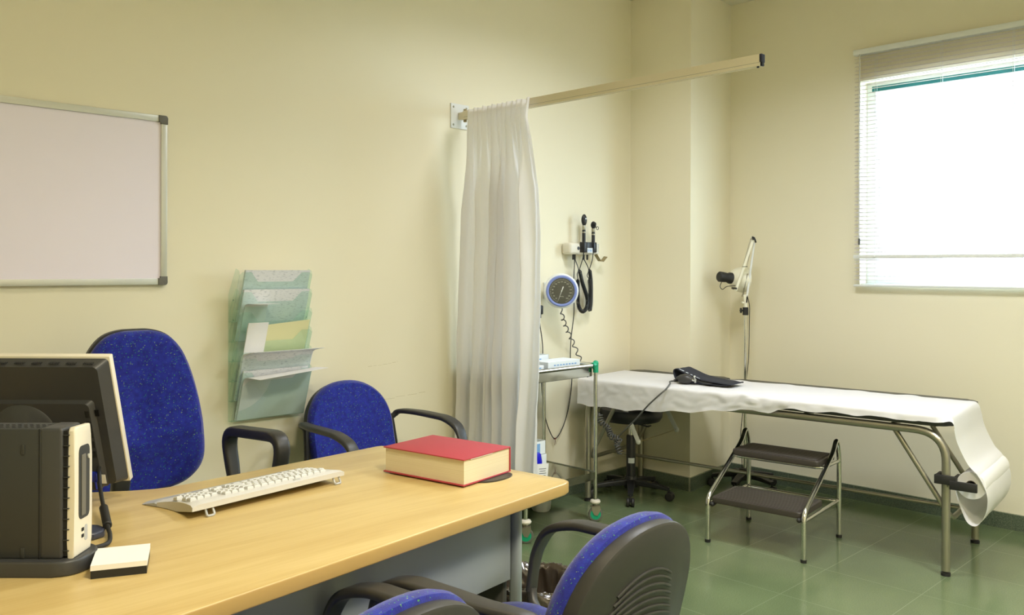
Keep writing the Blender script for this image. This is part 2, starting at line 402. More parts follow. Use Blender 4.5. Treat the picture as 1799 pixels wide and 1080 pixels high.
for yy in (-1.315, -1.66, -2.0, -2.4):
    b = new()
    for xx in (-.042, -.014): cyl(b, (xx, yy, 1.21), (xx, yy, 2.51), .0009, n=6)
    obj('ladder_cord', b, M_white, bl)
b = new(); ball(b, (-.045, -1.315, 1.374), .005, n=10); obj('cord_knob', b, M_white, bl)
b = new(); cyl(b, (-.056, -1.235, 1.47), (-.056, -1.235, 2.505), .0035, n=8); wd = obj('tilt_wand', b, M_clear, bl)
b = new(); cyl(b, (-.056, -1.235, 1.44), (-.056, -1.235, 1.475), .006, n=10); obj('wand_grip', b, M_hosegrey, bl)

# ------------------------------------------------------------------ ceiling fixtures (above the frame)
M_diff = mat('lit_diffuser', (.9, .9, .9), .5)
BS(M_diff).inputs['Emission Color'].default_value = (1, .96, .88, 1); BS(M_diff).inputs['Emission Strength'].default_value = 1.2
for (x, y) in LAMPS:
    t = thing('ceiling_light', 'square recessed ceiling light panel with white frame', 'ceiling light', (x, y, CEIL), group='recessed ceiling lights')
    b = new()
    for s1 in (-1, 1): bx(b, -.31, .31, s1*.31-.012, s1*.31+.012, -.01, 0); bx(b, s1*.31-.012, s1*.31+.012, -.298, .298, -.01, 0)
    obj('frame', b, M_white, t, smooth=False)
    b = new(); bx(b, -.298, .298, -.298, .298, -.006, -.002); obj('diffuser', b, M_diff, t, smooth=False)

# ------------------------------------------------------------------ whiteboard
wb = thing('whiteboard', 'blank white wall board with aluminium frame and grey corner caps', 'whiteboard', (.93, 0, 1.235))
WL, WH = .92, .645
b = new(); bx(b, -.46, .455, -.014, -.002, .01, WH-.01); obj('writing_surface', b, M_wb, wb, smooth=False)
fr = .024
for nm, a in (('frame_rail', (-.46, .455, 0, fr)), ('frame_rail', (-.46, .455, WH-fr, WH)), ('frame_rail', (.455-fr, .455, fr, WH-fr)), ('frame_rail', (-.46, -.46+fr, fr, WH-fr))):
    b = new(); bx(b, a[0], a[1], -.02, -.001, a[2], a[3], .002); obj(nm, b, M_alu, wb)
for sx_, xx in ((1, .455), (-1, -.46)):
    for sz, zz in ((1, WH), (-1, 0)):
        b = new(); o_ = [(0, 0), (0, -.03), (.022, -.03), (.022, -.024), (.03, -.024)]
        pts = [(xx+.001*sx_, zz-sz*.032)]
        for k in range(6): t_ = R(90*k/5); pts.append((xx+sx_*(.001-.010+.010*math.cos(t_)), zz+sz*(.001-.010+.010*math.sin(t_))))
        pts += [(xx-sx_*.034, zz+sz*.001), (xx-sx_*.034, zz-sz*.025), (xx-sx_*.026, zz-sz*.025), (xx-sx_*.026, zz-sz*.032)]
        prism(b, pts, .0, .023, Matrix(((1, 0, 0, 0), (0, 0, -1, 0), (0, 1, 0, 0), (0, 0, 0, 1))), .0015); obj('corner_cap', b, M_cap, wb)

# ------------------------------------------------------------------ file rack with six pockets and their papers
RX0, RX1 = 1.642, 1.972
rk = thing('wall_file_rack', 'green tinted clear acrylic rack of six cascading pockets on the wall', 'file rack', ((RX0+RX1)/2, 0, .678))
RW = (RX1-RX0)/2
def pocket(k):
    z0 = .0805*k; b = new(); H = .205
    yb, yf0, yf1 = -.006, -.032, -.098
    # side panels, back, floor, front with a trapezoid notch
    for sx_ in (-1, 1):
        x = sx_*RW
        ol = [(yb, z0), (yf0, z0), (yf1, z0+H*.93), (yf1+.006, z0+H+.004), (yf1+.03, z0+H+.012), (yb, z0+H*.55)]
        prism(b, ol, x-.0012, x+.0012, Matrix(((0, 0, 1, 0), (1, 0, 0, 0), (0, 1, 0, 0), (0, 0, 0, 1))))
    bx(b, -RW, RW, yf0, yb, z0-.001, z0+.0015)
    def fp(x, h):  # point on the leaning front
        return Vector((x, yf0+(yf1-yf0)*h/(H*.93), z0+h))
    ol = [(-RW, 0), (RW, 0), (RW, H*.93), (RW-.012, H*.99), (RW-.05, H*.99), (RW-.085, H*.8), (-RW+.085, H*.8), (-RW+.05, H*.99), (-RW+.012, H*.99), (-RW, H*.93)]
    f = [b.verts.new(fp(x, h)) for x, h in ol]; g = [b.verts.new(fp(x, h)+Vector((0, .002, 0))) for x, h in ol]
    b.faces.new(f); b.faces.new(list(reversed(g)))
    for i in range(len(f)): b.faces.new((f[i], g[i], g[(i+1) % len(f)], f[(i+1) % len(f)]))
    return obj('pocket', b, M_rack, rk, smooth=False)
for k in range(6): pocket(k)
M_rivet = mat('acrylic_rivet', srgb(120, 150, 140), .4)
for k in range(6):
    for sx_ in (-1, 1):
        b = new(); cyl(b, (sx_*(RW+.0013), -.05, .0805*k+.09), (sx_*(RW+.0025), -.05, .0805*k+.09), .003, n=8); obj('rivet', b, M_rivet, rk)
def sheaf(name, label, k, x0, x1, hgt, thick, m, curl=0., slump=0., group='papers in the wall file rack', off=.5, zoff=0., skew=0.):
    """papers standing in pocket k, leaning like its front"""
    z0 = .678+.0805*k+.003+zoff; b = new(); cx = (RX0+RX1)/2
    def f(u, v, side):
        h = hgt*v; hh = h*(1+skew*(u-.5))
        y = -.028-(.098-.032)*h/.19 + thick*(.5 if side else -.5) + .008*off
        y -= curl*max(0, v-.72)**2*4
        return Vector((x0+(x1-x0)*u + (slump*v), y, z0+hh-curl*.6*max(0, v-.8)))
    for side in (0, 1): grid(b, lambda u, v: f(u, v, side), 6, 14)
    bmesh.ops.remove_doubles(b, verts=b.verts[:], dist=1e-6)
    be = [e for e in b.edges if e.is_boundary]
    bmesh.ops.bridge_loops(b, edges=be)
    o = obj(name, b, m); o.location = (0, 0, 0); return tag(o, label, 'papers', group)
sheaf('paper_sheaf', 'printed ruled forms in the topmost pocket of the wall rack', 5, 1.668, 1.962, .208, .012, M_paperline)
sheaf('paper_sheaf', 'thick sheaf of printed sheets in the second pocket from the top', 4, 1.664, 1.962, .210, .010, M_paperline, off=1.2)
sheaf('folded_leaflet', 'small stack of folded leaflets bending forward in the second rack pocket', 4, 1.675, 1.775, .190, .004, M_paper, curl=.30, off=0.)
sheaf('folded_leaflet', 'short pale slips at the left of the fourth rack pocket', 2, 1.672, 1.76, .238, .006, M_paper, off=-.6)
sheaf('document_folder', 'cream document folder behind white papers in the fourth rack pocket', 2, 1.70, 1.96, .232, .003, M_paper2, skew=.08, off=1)
sheaf('paper_sheaf', 'thick white sheaf leaning far out of the fourth rack pocket', 1, 1.66, 1.978, .238, .016, M_paperline, curl=.26)
sheaf('paper_sheaf', 'grey folded papers bending out of the fifth rack pocket', 0, 1.665, 1.975, .238, .003, M_paper, curl=.36, off=-.1, skew=.1)
sheaf('paper_sheaf', 'white printed sheets standing in the lowest rack pocket', 0, 1.662, 1.955, .206, .009, M_paperline, off=.9)

# ------------------------------------------------------------------ desk
DU = Vector((.992, .125, 0)).normalized(); DV = Vector((-DU.y, DU.x, 0))
dk = thing('office_desk', 'beech topped office desk with grey frame carrying the computer', 'desk', (0, 0, 0))
top = [(1.745, -1.768)]
ol = [(-.15, -2.005), (1.715, -1.770), (1.742, -1.758), (1.749, -1.735), (1.662, -1.055), (1.655, -1.032), (1.635, -1.028), (1.358, -1.055), (.96, -1.083), (.911, -1.078), (.856, -1.052), (.784, -.998), (.68, -.93), (.5, -.87), (.2, -.82), (-.15, -.80)]
b = new(); prism(b, ol, .697, .730, bev=.0045); dt = obj('desktop', b, [M_wood, M_edge], dk)
for p in dt.data.polygons:
    if abs(p.normal.z) < .3: p.material_index = 1
def dl(u, v, z, o0=(1.526, -1.795)): q = Vector((o0[0], o0[1], z)) + DU*u + DV*v; return q
Mdesk = Matrix(((DU.x, DV.x, 0, 1.526), (DU.y, DV.y, 0, -1.795), (0, 0, 1, 0), (0, 0, 0, 1)))
def dbox(name, u0, u1, v0, v1, z0, z1, m, bev=.002):
    b = new(); bx(b, u0, u1, v0, v1, z0, z1, bev); b.transform(Mdesk); return obj(name, b, m, dk)
dbox('modesty_panel', -1.4, .092, .108, .124, .478, .697, M_panel)
dbox('end_panel', .088, .104, .13, .66, .06, .697, M_darkpanel)
for v0 in (.083, .64):
    b = new(); sweep(b, [(.110, v0+.022, .012), (.110, v0+.022, .697)], rrect(.026, .034, .0125, 5), up=(0, 1, 0)); b.transform(Mdesk); obj('leg', b, M_grey, dk)
    b = new(); cyl(b, (.110, v0+.022, 0), (.110, v0+.022, .012), .014); b.transform(Mdesk); obj('leg_foot', b, M_blk2, dk)
dbox('end_panel', -1.42, -1.40, .15, .9, .0, .697, M_darkpanel)
b = new(); cyl(b, (1.618, -1.598, .730), (1.618, -1.598, .7335), .052, n=40)
b.transform(Matrix.Translation((1.618, -1.598, 0)) @ Matrix.Rotation(R(5), 4, 'Z') @ Matrix.Diagonal((1.25, .62, 1, 1)) @ Matrix.Translation((-1.618, 1.598, 0)))
tag(obj('flat_pad', b, M_blk), 'thin dark oval pad lying partly under the red book', 'pad')

# ------------------------------------------------------------------ red book
bk = thing('hardback_book', 'thick red hardback book lying closed on the corner of the desk', 'book', (1.565, -1.462, .7338))
e1 = (Vector((1.687, -1.586))-Vector((1.481, -1.621))); ang = math.atan2(e1.y, e1.x)
bk.rotation_euler = (0, 0, ang)
BW, BD, BH = .209, .288, .070
b = new(); bx(b, -BW/2+.006, BW/2-.003, -BD/2+.004, BD/2-.004, .003, BH-.003); obj('page_block', b, M_page, bk, smooth=False)
b = new()
bx(b, -BW/2, BW/2, -BD/2, BD/2, 0, .0032, .0008); bx(b, -BW/2, BW/2, -BD/2, BD/2, BH-.0032, BH, .0008)
bx(b, BW/2-.0032, BW/2, -BD/2, BD/2, .002, BH-.002, .0008); obj('cover', b, M_red, bk)
b = new(); bx(b, -BW/2+.03, -BW/2+.125, -BD/2+.0005, -BD/2+.03, BH-.0048, BH-.0036); obj('bookmark', b, M_paper, bk, smooth=False)

# ------------------------------------------------------------------ memo block
mp = thing('memo_block', 'white memo block with a black lower half beside the computer base', 'memo block', (.627, -1.611, .73), math.atan2(-.039, .084))
b = new(); bx(b, -.0475, .0475, -.052, .052, 0, .015); obj('black_base', b, M_black, mp, smooth=False)
b = new(); bx(b, -.048, .048, -.0525, .0525, .015, .0245); obj('paper_block', b, M_paper, mp, smooth=False)

# ------------------------------------------------------------------ keyboard
kb = thing('keyboard', 'white computer keyboard propped on two flip feet on the desk', 'keyboard', (1.062, -1.282, .73), math.atan2(.125, .992))
# local: x along length, y to the typist (away from camera)
def kb_top(y):  # height of top surface
    t = min(1.04, max(-.05, (y+.105)/.21))
    return .031*max(0, 1-t)**1.1+.006+.006*math.sin(PI*t)
def kb_body(b, x0f, x1f, y0, y1, nx=28, ny=14):
    def f(u, v, s):
        y = y0+(y1-y0)*v; xa, xb = x0f(y), x1f(y); x = xa+(xb-xa)*u
        e = min(u, 1-u); rim = .004*max(0, 1-e/.03)**2
        # bulge of the rear edge in the middle
        yy = y
        zt = kb_top(y)-rim; zb = max(.0015, kb_top(y)-.017-.01*math.sin(PI*min(1, max(0, (y+.105)/.21))))
        if v < 1e-6: zt -= .004
        return Vector((x, yy, zt if s else zb))
    for s in (0, 1): grid(b, lambda u, v: f(u, v, s), nx, ny)
    bmesh.ops.remove_doubles(b, verts=b.verts[:], dist=1e-6); bmesh.ops.bridge_loops(b, edges=[e for e in b.edges if e.is_boundary])
lf = lambda y: -.222+.020*math.sin(PI*min(1, max(0, (y+.105)/.21)))*.8
rf = lambda y: .222-.012*math.sin(PI*min(1, max(0, (y+.105)/.21)))
b = new(); kb_body(b, lf, rf, -.105, .062); obj('body', b, M_kb, kb, angle=50)
b = new(); kb_body(b, lf, rf, .0622, .112, 28, 6); obj('palm_rest', b, M_kbs, kb, angle=50)
pitch = .0183; keymesh = {}
def key(wd_):
    if wd_ in keymesh: return keymesh[wd_]
    b = new(); w2 = wd_*pitch/2-.0009; d2 = pitch/2-.0009
    q = [[b.verts.new((sx_*(w2-i), sy*(d2-i), z)) for sx_, sy in ((-1, -1), (1, -1), (1, 1), (-1, 1))] for z, i in ((-.002, 0), (.0035, .0006), (.0062, .0026))]
    for a_, c_ in zip(q, q[1:]):
        for j in range(4): b.faces.new((a_[j], a_[(j+1) % 4], c_[(j+1) % 4], c_[j]))
    b.faces.new(q[-1]); b.faces.new(list(reversed(q[0])))
    me = bpy.data.meshes.new('key'); b.to_mesh(me); b.free(); me.materials.append(M_key); keymesh[wd_] = me; return me
kx0 = -.205
rows = []   # typist's rows; from camera left: numpad, nav, main (mirrored since seen from behind)
nk = 0
def put(x, row, wd_=1):
    global nk
    y = -.078+row*pitch*1.02
    o = bpy.data.objects.new('key', key(wd_)); COL.objects.link(o); o.parent = kb
    sl = (kb_top(y+.005)-kb_top(y-.005))/.01
    o.location = (x, y, kb_top(y)+.0005); o.rotation_euler = (math.atan(sl), 0, 0); nk += 1
for r_ in range(1, 6):                       # numpad
    for c_ in range(4):
        if c_ == 0 and r_ in (3, 5): continue
        if r_ == 5 and c_ == 3: continue
        put(kx0+pitch*(c_+.5), r_)
nx0 = kx0+4*pitch+.006
for r_ in (0, 1, 2, 4, 5):
    for c_ in range(3):
        if r_ == 4 and c_ != 1: continue
        put(nx0+pitch*(c_+.5), r_)
mx0 = nx0+3*pitch+.006; MW = 14.2
def rowkeys(r_, ws):
    x = mx0
    for w_ in ws: put(x+w_*pitch/2, r_, w_); x += w_*pitch
rowkeys(0, [1.1]*12)
rowkeys(1, [1.8]+[1]*12)
rowkeys(2, [1.4]+[1]*12)
rowkeys(3, [2]+[1]*10+[1.6])
rowkeys(4, [2.2]+[1]*10+[1.4])
rowkeys(5, [1.3, 1.3, 1.3, 5.4, 1.3, 1.3, 1.3])
for xx in (-.175, .2):
    b = new(); tube(b, fillet([(-.009, -.096, .020), (-.010, -.106, .0025), (.010, -.106, .0025), (.009, -.096, .020)], .006), .0028, n=8); b.transform(Matrix.Translation((xx, 0, 0)))
    obj('flip_foot', b, M_kbs, kb)
b = new(); box(b, (.075, -.094, kb_top(-.094)-.0005), (.02, .007, .003), None, .001); obj('emblem_badge', b, M_kbs, kb)

# ------------------------------------------------------------------ computer tower
YAW = -R(44.7)
tw = thing('computer_tower', 'slim dark grey desktop computer with ivory front standing on its base', 'computer', (.453, -1.434, .73), YAW)
X1 = .160; Z0, Z1 = .029, .270
b = new(); bx(b, -.17, X1-.004, -.045, .045, Z0, Z1, .004); obj('case', b, M_pcside, tw)
b = new(); bx(b, X1-.045, X1-.003, -.0465, .0465, Z0-.001, Z1+.0015, .006, 3); obj('front_collar', b, M_mon, tw)
b = new()   # side seam and buttons
bx(b, X1-.0462, X1-.0452, -.0463, -.044, Z0, Z1); obj('seam', b, M_slot, tw, smooth=False)
for zz in (.232, .040):
    b = new(); box(b, (X1-.076, -.0455, zz), (.0075, .004, .019), None, .0018); obj('side_button', b, M_pcside, tw)
b = new()
for i in range(24):
    for j in range(4):
        box(b, (-.16+i*.0115+(j % 2)*.005, -.026+j*.013, Z1+.0002), (.006, .004, .0006), R(35))
obj('top_vents', b, M_slot, tw, smooth=False)
b = new(); bx(b, X1-.006, X1+.004, -.040, .040, Z0+.004, Z1-.004); obj('grille_recess', b, M_slot, tw, smooth=False)
for k in range(12):
    z_ = Z0+.014+k*.0195
    b = new(); bx(b, X1-.003, X1+.008, -.043, .035, z_, z_+.0015); obj('fin', b, M_pcside, tw, smooth=False)
b = new()   # ivory front, bowed outline
fo = [(-.0405, 0), (.043, 0), (.047, .02), (.0485, .06), (.0485, .18), (.046, .22), (.040, .241), (-.030, .243), (-.037, .236), (-.0375, .12), (-.0405, .03)]
prism(b, fo, 0, .013, Matrix(((0, 0, 1, X1+.004), (1, 0, 0, 0), (0, 1, 0, Z0), (0, 0, 0, 1))), .0035); obj('front_panel', b, M_ivory, tw)
b = new(); prism(b, [(x+.008, y+.135) for x, y in rrect(.052, .138, .012)], 0, .0012, Matrix(((0, 0, 1, X1+.0168), (1, 0, 0, 0), (0, 1, 0, Z0), (0, 0, 0, 1)))); dp = obj('drive_bay', b, M_pcside, tw)
b = new(); prism(b, [(x+.002, y+.13) for x, y in rrect(.020, .115, .002)], 0, .0012, Matrix(((0, 0, 1, X1+.0182), (1, 0, 0, 0), (0, 1, 0, Z0), (0, 0, 0, 1)))); obj('optical_drive', b, M_cap, dp)
b = new(); cyl(b, (X1+.017, .027, Z0+.18), (X1+.020, .027, Z0+.18), .0045, n=14); obj('power_button', b, M_alu, dp)
for zz in (.042, .030):
    b = new(); bx(b, X1+.0165, X1+.0182, -.004, .006, Z0+zz, Z0+zz+.006); obj('usb_port', b, M_slot, tw, smooth=False)
b = new(); prism(b, [(x+.018, y+.036) for x, y in rrect(.014, .03, .005)], 0, .0008, Matrix(((0, 0, 1, X1+.0168), (1, 0, 0, 0), (0, 1, 0, Z0), (0, 0, 0, 1)))); obj('port_recess', b, M_kbs, tw)
b = new(); prism(b, [(x-.008, y-.004) for x, y in rrect(.40, .118, .045, 8)], 0, .029, bev=.005); st = obj('stand_base', b, M_mon, tw)
def squeeze(o):
    if o.name.startswith('stand_base'): return
    for v in o.data.vertices: v.co.y = -.0465+(v.co.y+.0465)*.77
    for c_ in o.children: squeeze(c_)
for o in tw.children: squeeze(o)

# ------------------------------------------------------------------ monitor seen from behind
mo = thing('computer_monitor', 'flat computer monitor seen from behind with ivory bezel edge', 'monitor', (.6555, -1.0225, .73), YAW)
TL = R(19.5); W_, H_ = .41, .335
tm = Matrix.Translation((0, .03, .05)) @ Matrix.Rotation(TL, 4, 'X')   # panel plane: x, z up, leaning toward camera
def mpart(name, b, m, parent=mo, **k): b.transform(tm); return obj(name, b, m, parent, **k)
b = new(); bx(b, -W_/2, W_/2, -.004, .014, 0, H_, .003); mpart('bezel', b, M_ivory, mo)
b = new(); bx(b, -W_/2+.018, W_/2-.018, .0142, .0152, .018, H_-.02); mpart('screen', b, M_slot, mo, smooth=False)
b = new()
def slab(b, w, h, cx, cz, y0, y1, ch):
    V0 = [b.verts.new((cx+x, y0, cz+z)) for x, z in rrect(w, h, .010)]; V1 = [b.verts.new((cx+x, y1, cz+z)) for x, z in rrect(w-2*ch, h-2*ch*.55, .012)]
    n = len(V0); b.faces.new(V0); b.faces.new(list(reversed(V1)))
    for i in range(n): b.faces.new((V0[i], V0[(i+1) % n], V1[(i+1) % n], V1[i]))
slab(b, W_-.006, H_-.008, 0, H_/2-.001, -.003, -.032, .016); housing = mpart('back_housing', b, M_mon, mo, angle=25)
b = new(); slab(b, W_-.075, H_*.70, 0, H_*.36, -.030, -.043, .010); mpart('rear_bulge', b, M_mon, mo, angle=25)
b = new(); lathe(b, [(.073, 0), (.071, .003), (.064, .006), (.05, .018), (.02, .026), (0, .027)], (0, -.042, H_*.47), (0, -1, 0), 40); mpart('pivot_disc', b, M_mon, mo)
b = new()
for i in range(7):
    for j in range(5): box(b, (.165-i*.0395+(j-2)*.0048, -.0245, H_-.0072), (.0026, .009, .001), Matrix.Rotation(R(25), 3, 'Y'))
mpart('top_vents', b, M_slot, mo, smooth=False)
b = new()
for i in range(5):
    for j in range(4): box(b, (.170+.0005*i, -.0362, .205-i*.0235+.0), (.009, .0012, .0165), None); 
    break
for i in range(5):
    for j in range(3): box(b, (.1505+(j-1)*.0035, -.0435, .205-i*.0265), (.0018, .001, .017))
mpart('side_vents', b, M_slot, mo, smooth=False)
Mt = tm @ Matrix.Translation((-.092, -.0325, H_-.062)) @ Matrix.Rotation(R(90), 4, 'X')
lg = text('hp', .034, M_mon, Mt, mo, 'logo', .0008)
b = new(); lathe(b, [(.0225, 0), (.0225, .001), (.0205, .001), (.0205, 0)], (-.092, -.032, H_-.062), (0, -1, 0), 32); mpart('logo_ring', b, M_mon, mo)
b = new(); bx(b, .065, .155, -.050, -.030, .004, .030, .002); mpart('connector_cover', b, M_mon, mo)
b = new(); bx(b, .118, .150, -.050, -.034, .026, .052, .002); cyl(b, (.123, -.052, .03), (.123, -.052, .010), .0025, n=8); cyl(b, (.146, -.052, .03), (.146, -.052, .010), .0025, n=8)
mpart('vga_plug', b, M_vga, mo)
b = new(); bx(b, .152, .168, -.0445, -.0435, .020, .044); mpart('white_label', b, M_paper, mo, smooth=False)
b = new(); sweep(b, [(0, .045, .02), (0, .03, .10), (0, .07, .22)], rrect(.09, .035, .012), up=(1, 0, 0)); obj('neck', b, M_mon, mo)
b = new(); prism(b, [(-.10, .05), (-.10, -.20), (-.19, -.215), (-.2, -.24), (-.19, -.29), (.235, -.292), (.265, -.28), (.276, -.258), (.268, -.235), (.245, -.218), (.12, -.205), (.10, -.18), (.10, .05)], 0, .016, bev=.005); obj('stand_foot', b, M_navy, mo)
# cable with ferrite, belongs to the monitor
def wl(off, t_, z):
    p = Vector((0, -3.3, 0)) + fwd*t_ + r0*off; p.z = z; return p
inv = (Matrix.Translation(Vector((.6555, -1.0225, .73))) @ Matrix.Rotation(YAW, 4, 'Z')).inverted()
pl = [inv @ wl(*q) for q in ((-.981, 2.05, .826), (-.954, 2.0, .788), (-.913, 1.93, .763), (-.862, 1.84, .7495), (-.838, 1.80, .742), (-.826, 1.765, .7365), (-.842, 1.735, .7362), (-.875, 1.73, .7362))]
b = new(); tube(b, spline(pl, 8), .0045, n=10); cbo = obj('video_cable', b, M_blk2, mo)
fa, fb = pl[2], pl[3]
b = new(); lathe(b, [(0, 0), (.0075, 0), (.0092, .0015), (.0092, (fb-fa).length-.0015), (.0075, (fb-fa).length), (0, (fb-fa).length)], fa, fb-fa, 20); obj('ferrite_bead', b, M_blk2, cbo)

# ------------------------------------------------------------------ chairs
def pad_shape(b, outline, depth, bulge, lean=0., curve=0., y0=0., rings=9, frac=1., crease=None):
    """cushion: outline list of (x,z) ; front toward +y; built as concentric rings"""
    n = len(outline); cx = sum(p[0] for p in outline)/n; cz = sum(p[1] for p in outline)/n
    def place(x, z, y): return Vector((x, y0+y-lean*(z-outline_min)+curve*(x*x), z))
    outline_min = min(p[1] for p in outline)
    prof = [(0.93, 0), (.985, depth*.12), (1.0, depth*.4), (.985, depth*.72), (.94, depth*.95)]
    k = rings
    for i in range(1, k+1): q = .94*(1-i/k); prof.append((q, depth*.95+bulge*(1-(q/.94)**2)))
    R_ = []
    for s, y in prof:
        if s < 1e-6: x, z = cx, cz; R_.append([b.verts.new(place(x, z, y+(crease(x, z) if crease else 0)))]); continue
        row = []
        for ox, oz in outline:
            x, z = cx+(ox-cx)*s, cz+(oz-cz)*s
            row.append(b.verts.new(place(x, z, y+(crease(x, z)*min(1, (1-s)*8) if crease and s < .95 else 0))))
        R_.append(row)
    b.faces.new(list(reversed(R_[0])))
    for a, c in zip(R_, R_[1:]):
        for j in range(n):
            j2 = (j+1) % n
            if len(c) == 1: b.faces.new((a[j], a[j2], c[0]))
            else: b.faces.new((a[j], a[j2], c[j2], c[j]))
def arch_outline(hw, zb, zm, zt, r=.05, p=.85, n=28, taper=.0):
    o = []
    for k in range(n+1):
        t = PI*k/n; c = math.cos(t); o.append((hw*abs(c)**.92*(1 if c > 0 else -1), zm+(zt-zm)*abs(math.sin(t))**p))
    for k in range(1, 6): o.append((-hw*(1-taper*k/6), zm-(zm-zb-r)*k/6))
    for k in range(7): t = R(180+90*k/6); o.append((-hw*(1-taper)+r+r*math.cos(t), zb+r+r*math.sin(t)))
    for k in range(7): t = R(270+90*k/6); o.append((hw*(1-taper)-r+r*math.cos(t), zb+r+r*math.sin(t)))
    for k in range(1, 6): o.append((hw*(1-taper*(6-k)/6), zb+r+(zm-zb-r)*k/6))
    return o
def make_visitor():
    t = thing('visitor_chair', '-', 'chair', (0, 0, 0), group='visitor chairs around the desk')
    lean = .24
    yb = -.225
    ol = arch_outline(.210, .465, .608, .815)
    b = new(); pad_shape(b, ol, .048, .010, lean, .25, yb); obj('backrest', b, M_fab, t)
    # moulded shell behind with louvres
    ols = arch_outline(.206, .457, .605, .803)
    b = new(); n = len(ols); cz = .62
    prof = [(1.0, .004), (1.006, -.004), (1.004, -.018), (.992, -.025), (.96, -.0285), (.65, -.031), (.3, -.032)]
    rows = []
    for s, y in prof:
        rows.append([b.verts.new((ox*s, yb+y-lean*((cz+(oz-cz)*s)-.462)+.25*(ox*s)**2, cz+(oz-cz)*s)) for ox, oz in ols])
    b.faces.new(rows[0]); 
    for a, c in zip(rows, rows[1:]):
        for j in range(n): j2 = (j+1) % n; b.faces.new((a[j], c[j], c[j2], a[j2]))
    b.faces.new(list(reversed(rows[-1]))); sh = obj('back_shell', b, M_blk, t)
    b = new()
    for k in range(13):
        z = .500+k*.0165; w2 = .165-.006*k; z2 = .010*math.sin(0)
        pts = []
        for i in range(13):
            x = -w2+2*w2*i/12; zz = z-.028*(x/w2)**2+.012
            d = max(abs(x)/.228, abs(zz-cz)/.19)
            y = -.0325+.002*max(0, d-.35)/.6
            pts.append((x, yb+y-lean*(zz-.462)+.25*x*x, zz))
        sweep(b, pts, rrect(.006, .0055, .002, 2), up=(0, 0, 1))
    obj('louvre', b, M_blk, sh)
    # seat
    so = [(x, z) for x, z in rrect(.46, .43, .09, 7)]
    b = new(); M4 = Matrix(((1, 0, 0, 0), (0, 0, 1, .035), (0, 1, 0, .425), (0, 0, 0, 1)))
    pad_shape(b, [(x, z) for x, z in so], .035, .014)
    b.transform(Matrix(((1, 0, 0, 0), (0, 0, 1, .035), (0, 1, 0, .425), (0, 0, 0, 1)))); obj('seat', b, M_fab, t)
    b = new(); prism(b, [(x, y+.035) for x, y in rrect(.45, .42, .085, 7)], .402, .428, bev=.006); obj('seat_shell', b, M_blk, t)
    # frame
    for s in (-1, 1):
        b = new(); tube(b, fillet([(s*.225, -.36, .012), (s*.230, -.235, .40), (s*.226, -.215, .50), (s*.216, -.243, .652)], .08), .0115, n=10); obj('leg', b, M_blk2, t)
        b = new(); tube(b, fillet([(s*.235, .30, .012), (s*.235, .225, .43), (s*.235, -.25, .40)], .05), .0115, n=10); obj('leg', b, M_blk2, t)
        b = new()
        pts = spline([(s*.222, -.238, .640), (s*.246, -.215, .662), (s*.268, -.12, .666), (s*.272, .0, .665), (s*.272, .08, .661), (s*.268, .155, .635), (s*.264, .192, .58), (s*.260, .204, .53), (s*.256, .210, .47)], 6)
        def pf(tt, s=s):
            w = .030+.024*min(1, max(0, (tt-.05)/.25))-.016*min(1, max(0, (tt-.6)/.3)); h = .021 if tt < .6 else .021-.007*min(1, (tt-.6)/.15)
            return rrect(w if tt > .06 else .026, h, min(w, h)*.46, 3)
        sweep(b, pts, pf, up=None) if False else None
        # consistent frame: width stays sideways
        n_ = len(pts); rings = []
        for i, p in enumerate(pts):
            T = (pts[min(i+1, n_-1)]-pts[max(i-1, 0)]).normalized(); X = Vector((1, 0, 0)); X = (X-T*X.dot(T)).normalized(); Y = T.cross(X)
            rings.append([b.verts.new(p+X*u+Y*v) for u, v in pf(i/(n_-1))])
        m_ = len(rings[0])
        for a_, c_ in zip(rings, rings[1:]):
            for j in range(m_): b.faces.new((a_[j], a_[(j+1) % m_], c_[(j+1) % m_], c_[j]))
        b.faces.new(rings[0]); b.faces.new(list(reversed(rings[-1])))
        ar = obj('armrest', b, M_blk, t)
        b = new()
        for q in (-.008, 0, .008): 
            tube(b, spline([(s*.263+q, .203, .575), (s*.260+q, .210, .53), (s*.256+q, .216, .48)], 3), .0022, n=6)
        obj('grip_ribs', b, M_blk2, ar)
        b = new(); tube(b, [(s*.256, .210, .475), (s*.250, .20, .445), (s*.238, .17, .425)], .014, n=12); obj('arm_mount', b, M_blk, t)
    for s in (-1, 1):
        for yy in (-.36, .30):
            b = new(); cyl(b, (s*(.225 if yy < 0 else .235), yy, 0), (s*(.225 if yy < 0 else .235), yy, .02), .014, n=12); obj('foot_cap', b, M_blk2, t)
    return t
vc = make_visitor()
tag(vc, 'blue speckled visitor chair with black arms against the wall, beneath the file rack')
vc.location = (2.112, -.42, 0); vc.rotation_euler = (0, 0, PI)
v2 = copy_tree(vc); tag(v2, 'blue speckled visitor chair nearest the bin, its whole black back shell in view'); v2.location = (1.360, -1.975, 0); v2.rotation_euler = (0, 0, R(3))
v3 = copy_tree(vc); tag(v3, 'visitor chair nearest the computer, only its arms and back top rising into view'); v3.location = (.745, -1.995, 0); v3.rotation_euler = (0, 0, R(6.5))

# high backed office chair
oc = thing('office_chair', 'high backed blue speckled office chair behind the desk and monitor', 'chair', (1.12, -.66, 0), PI)
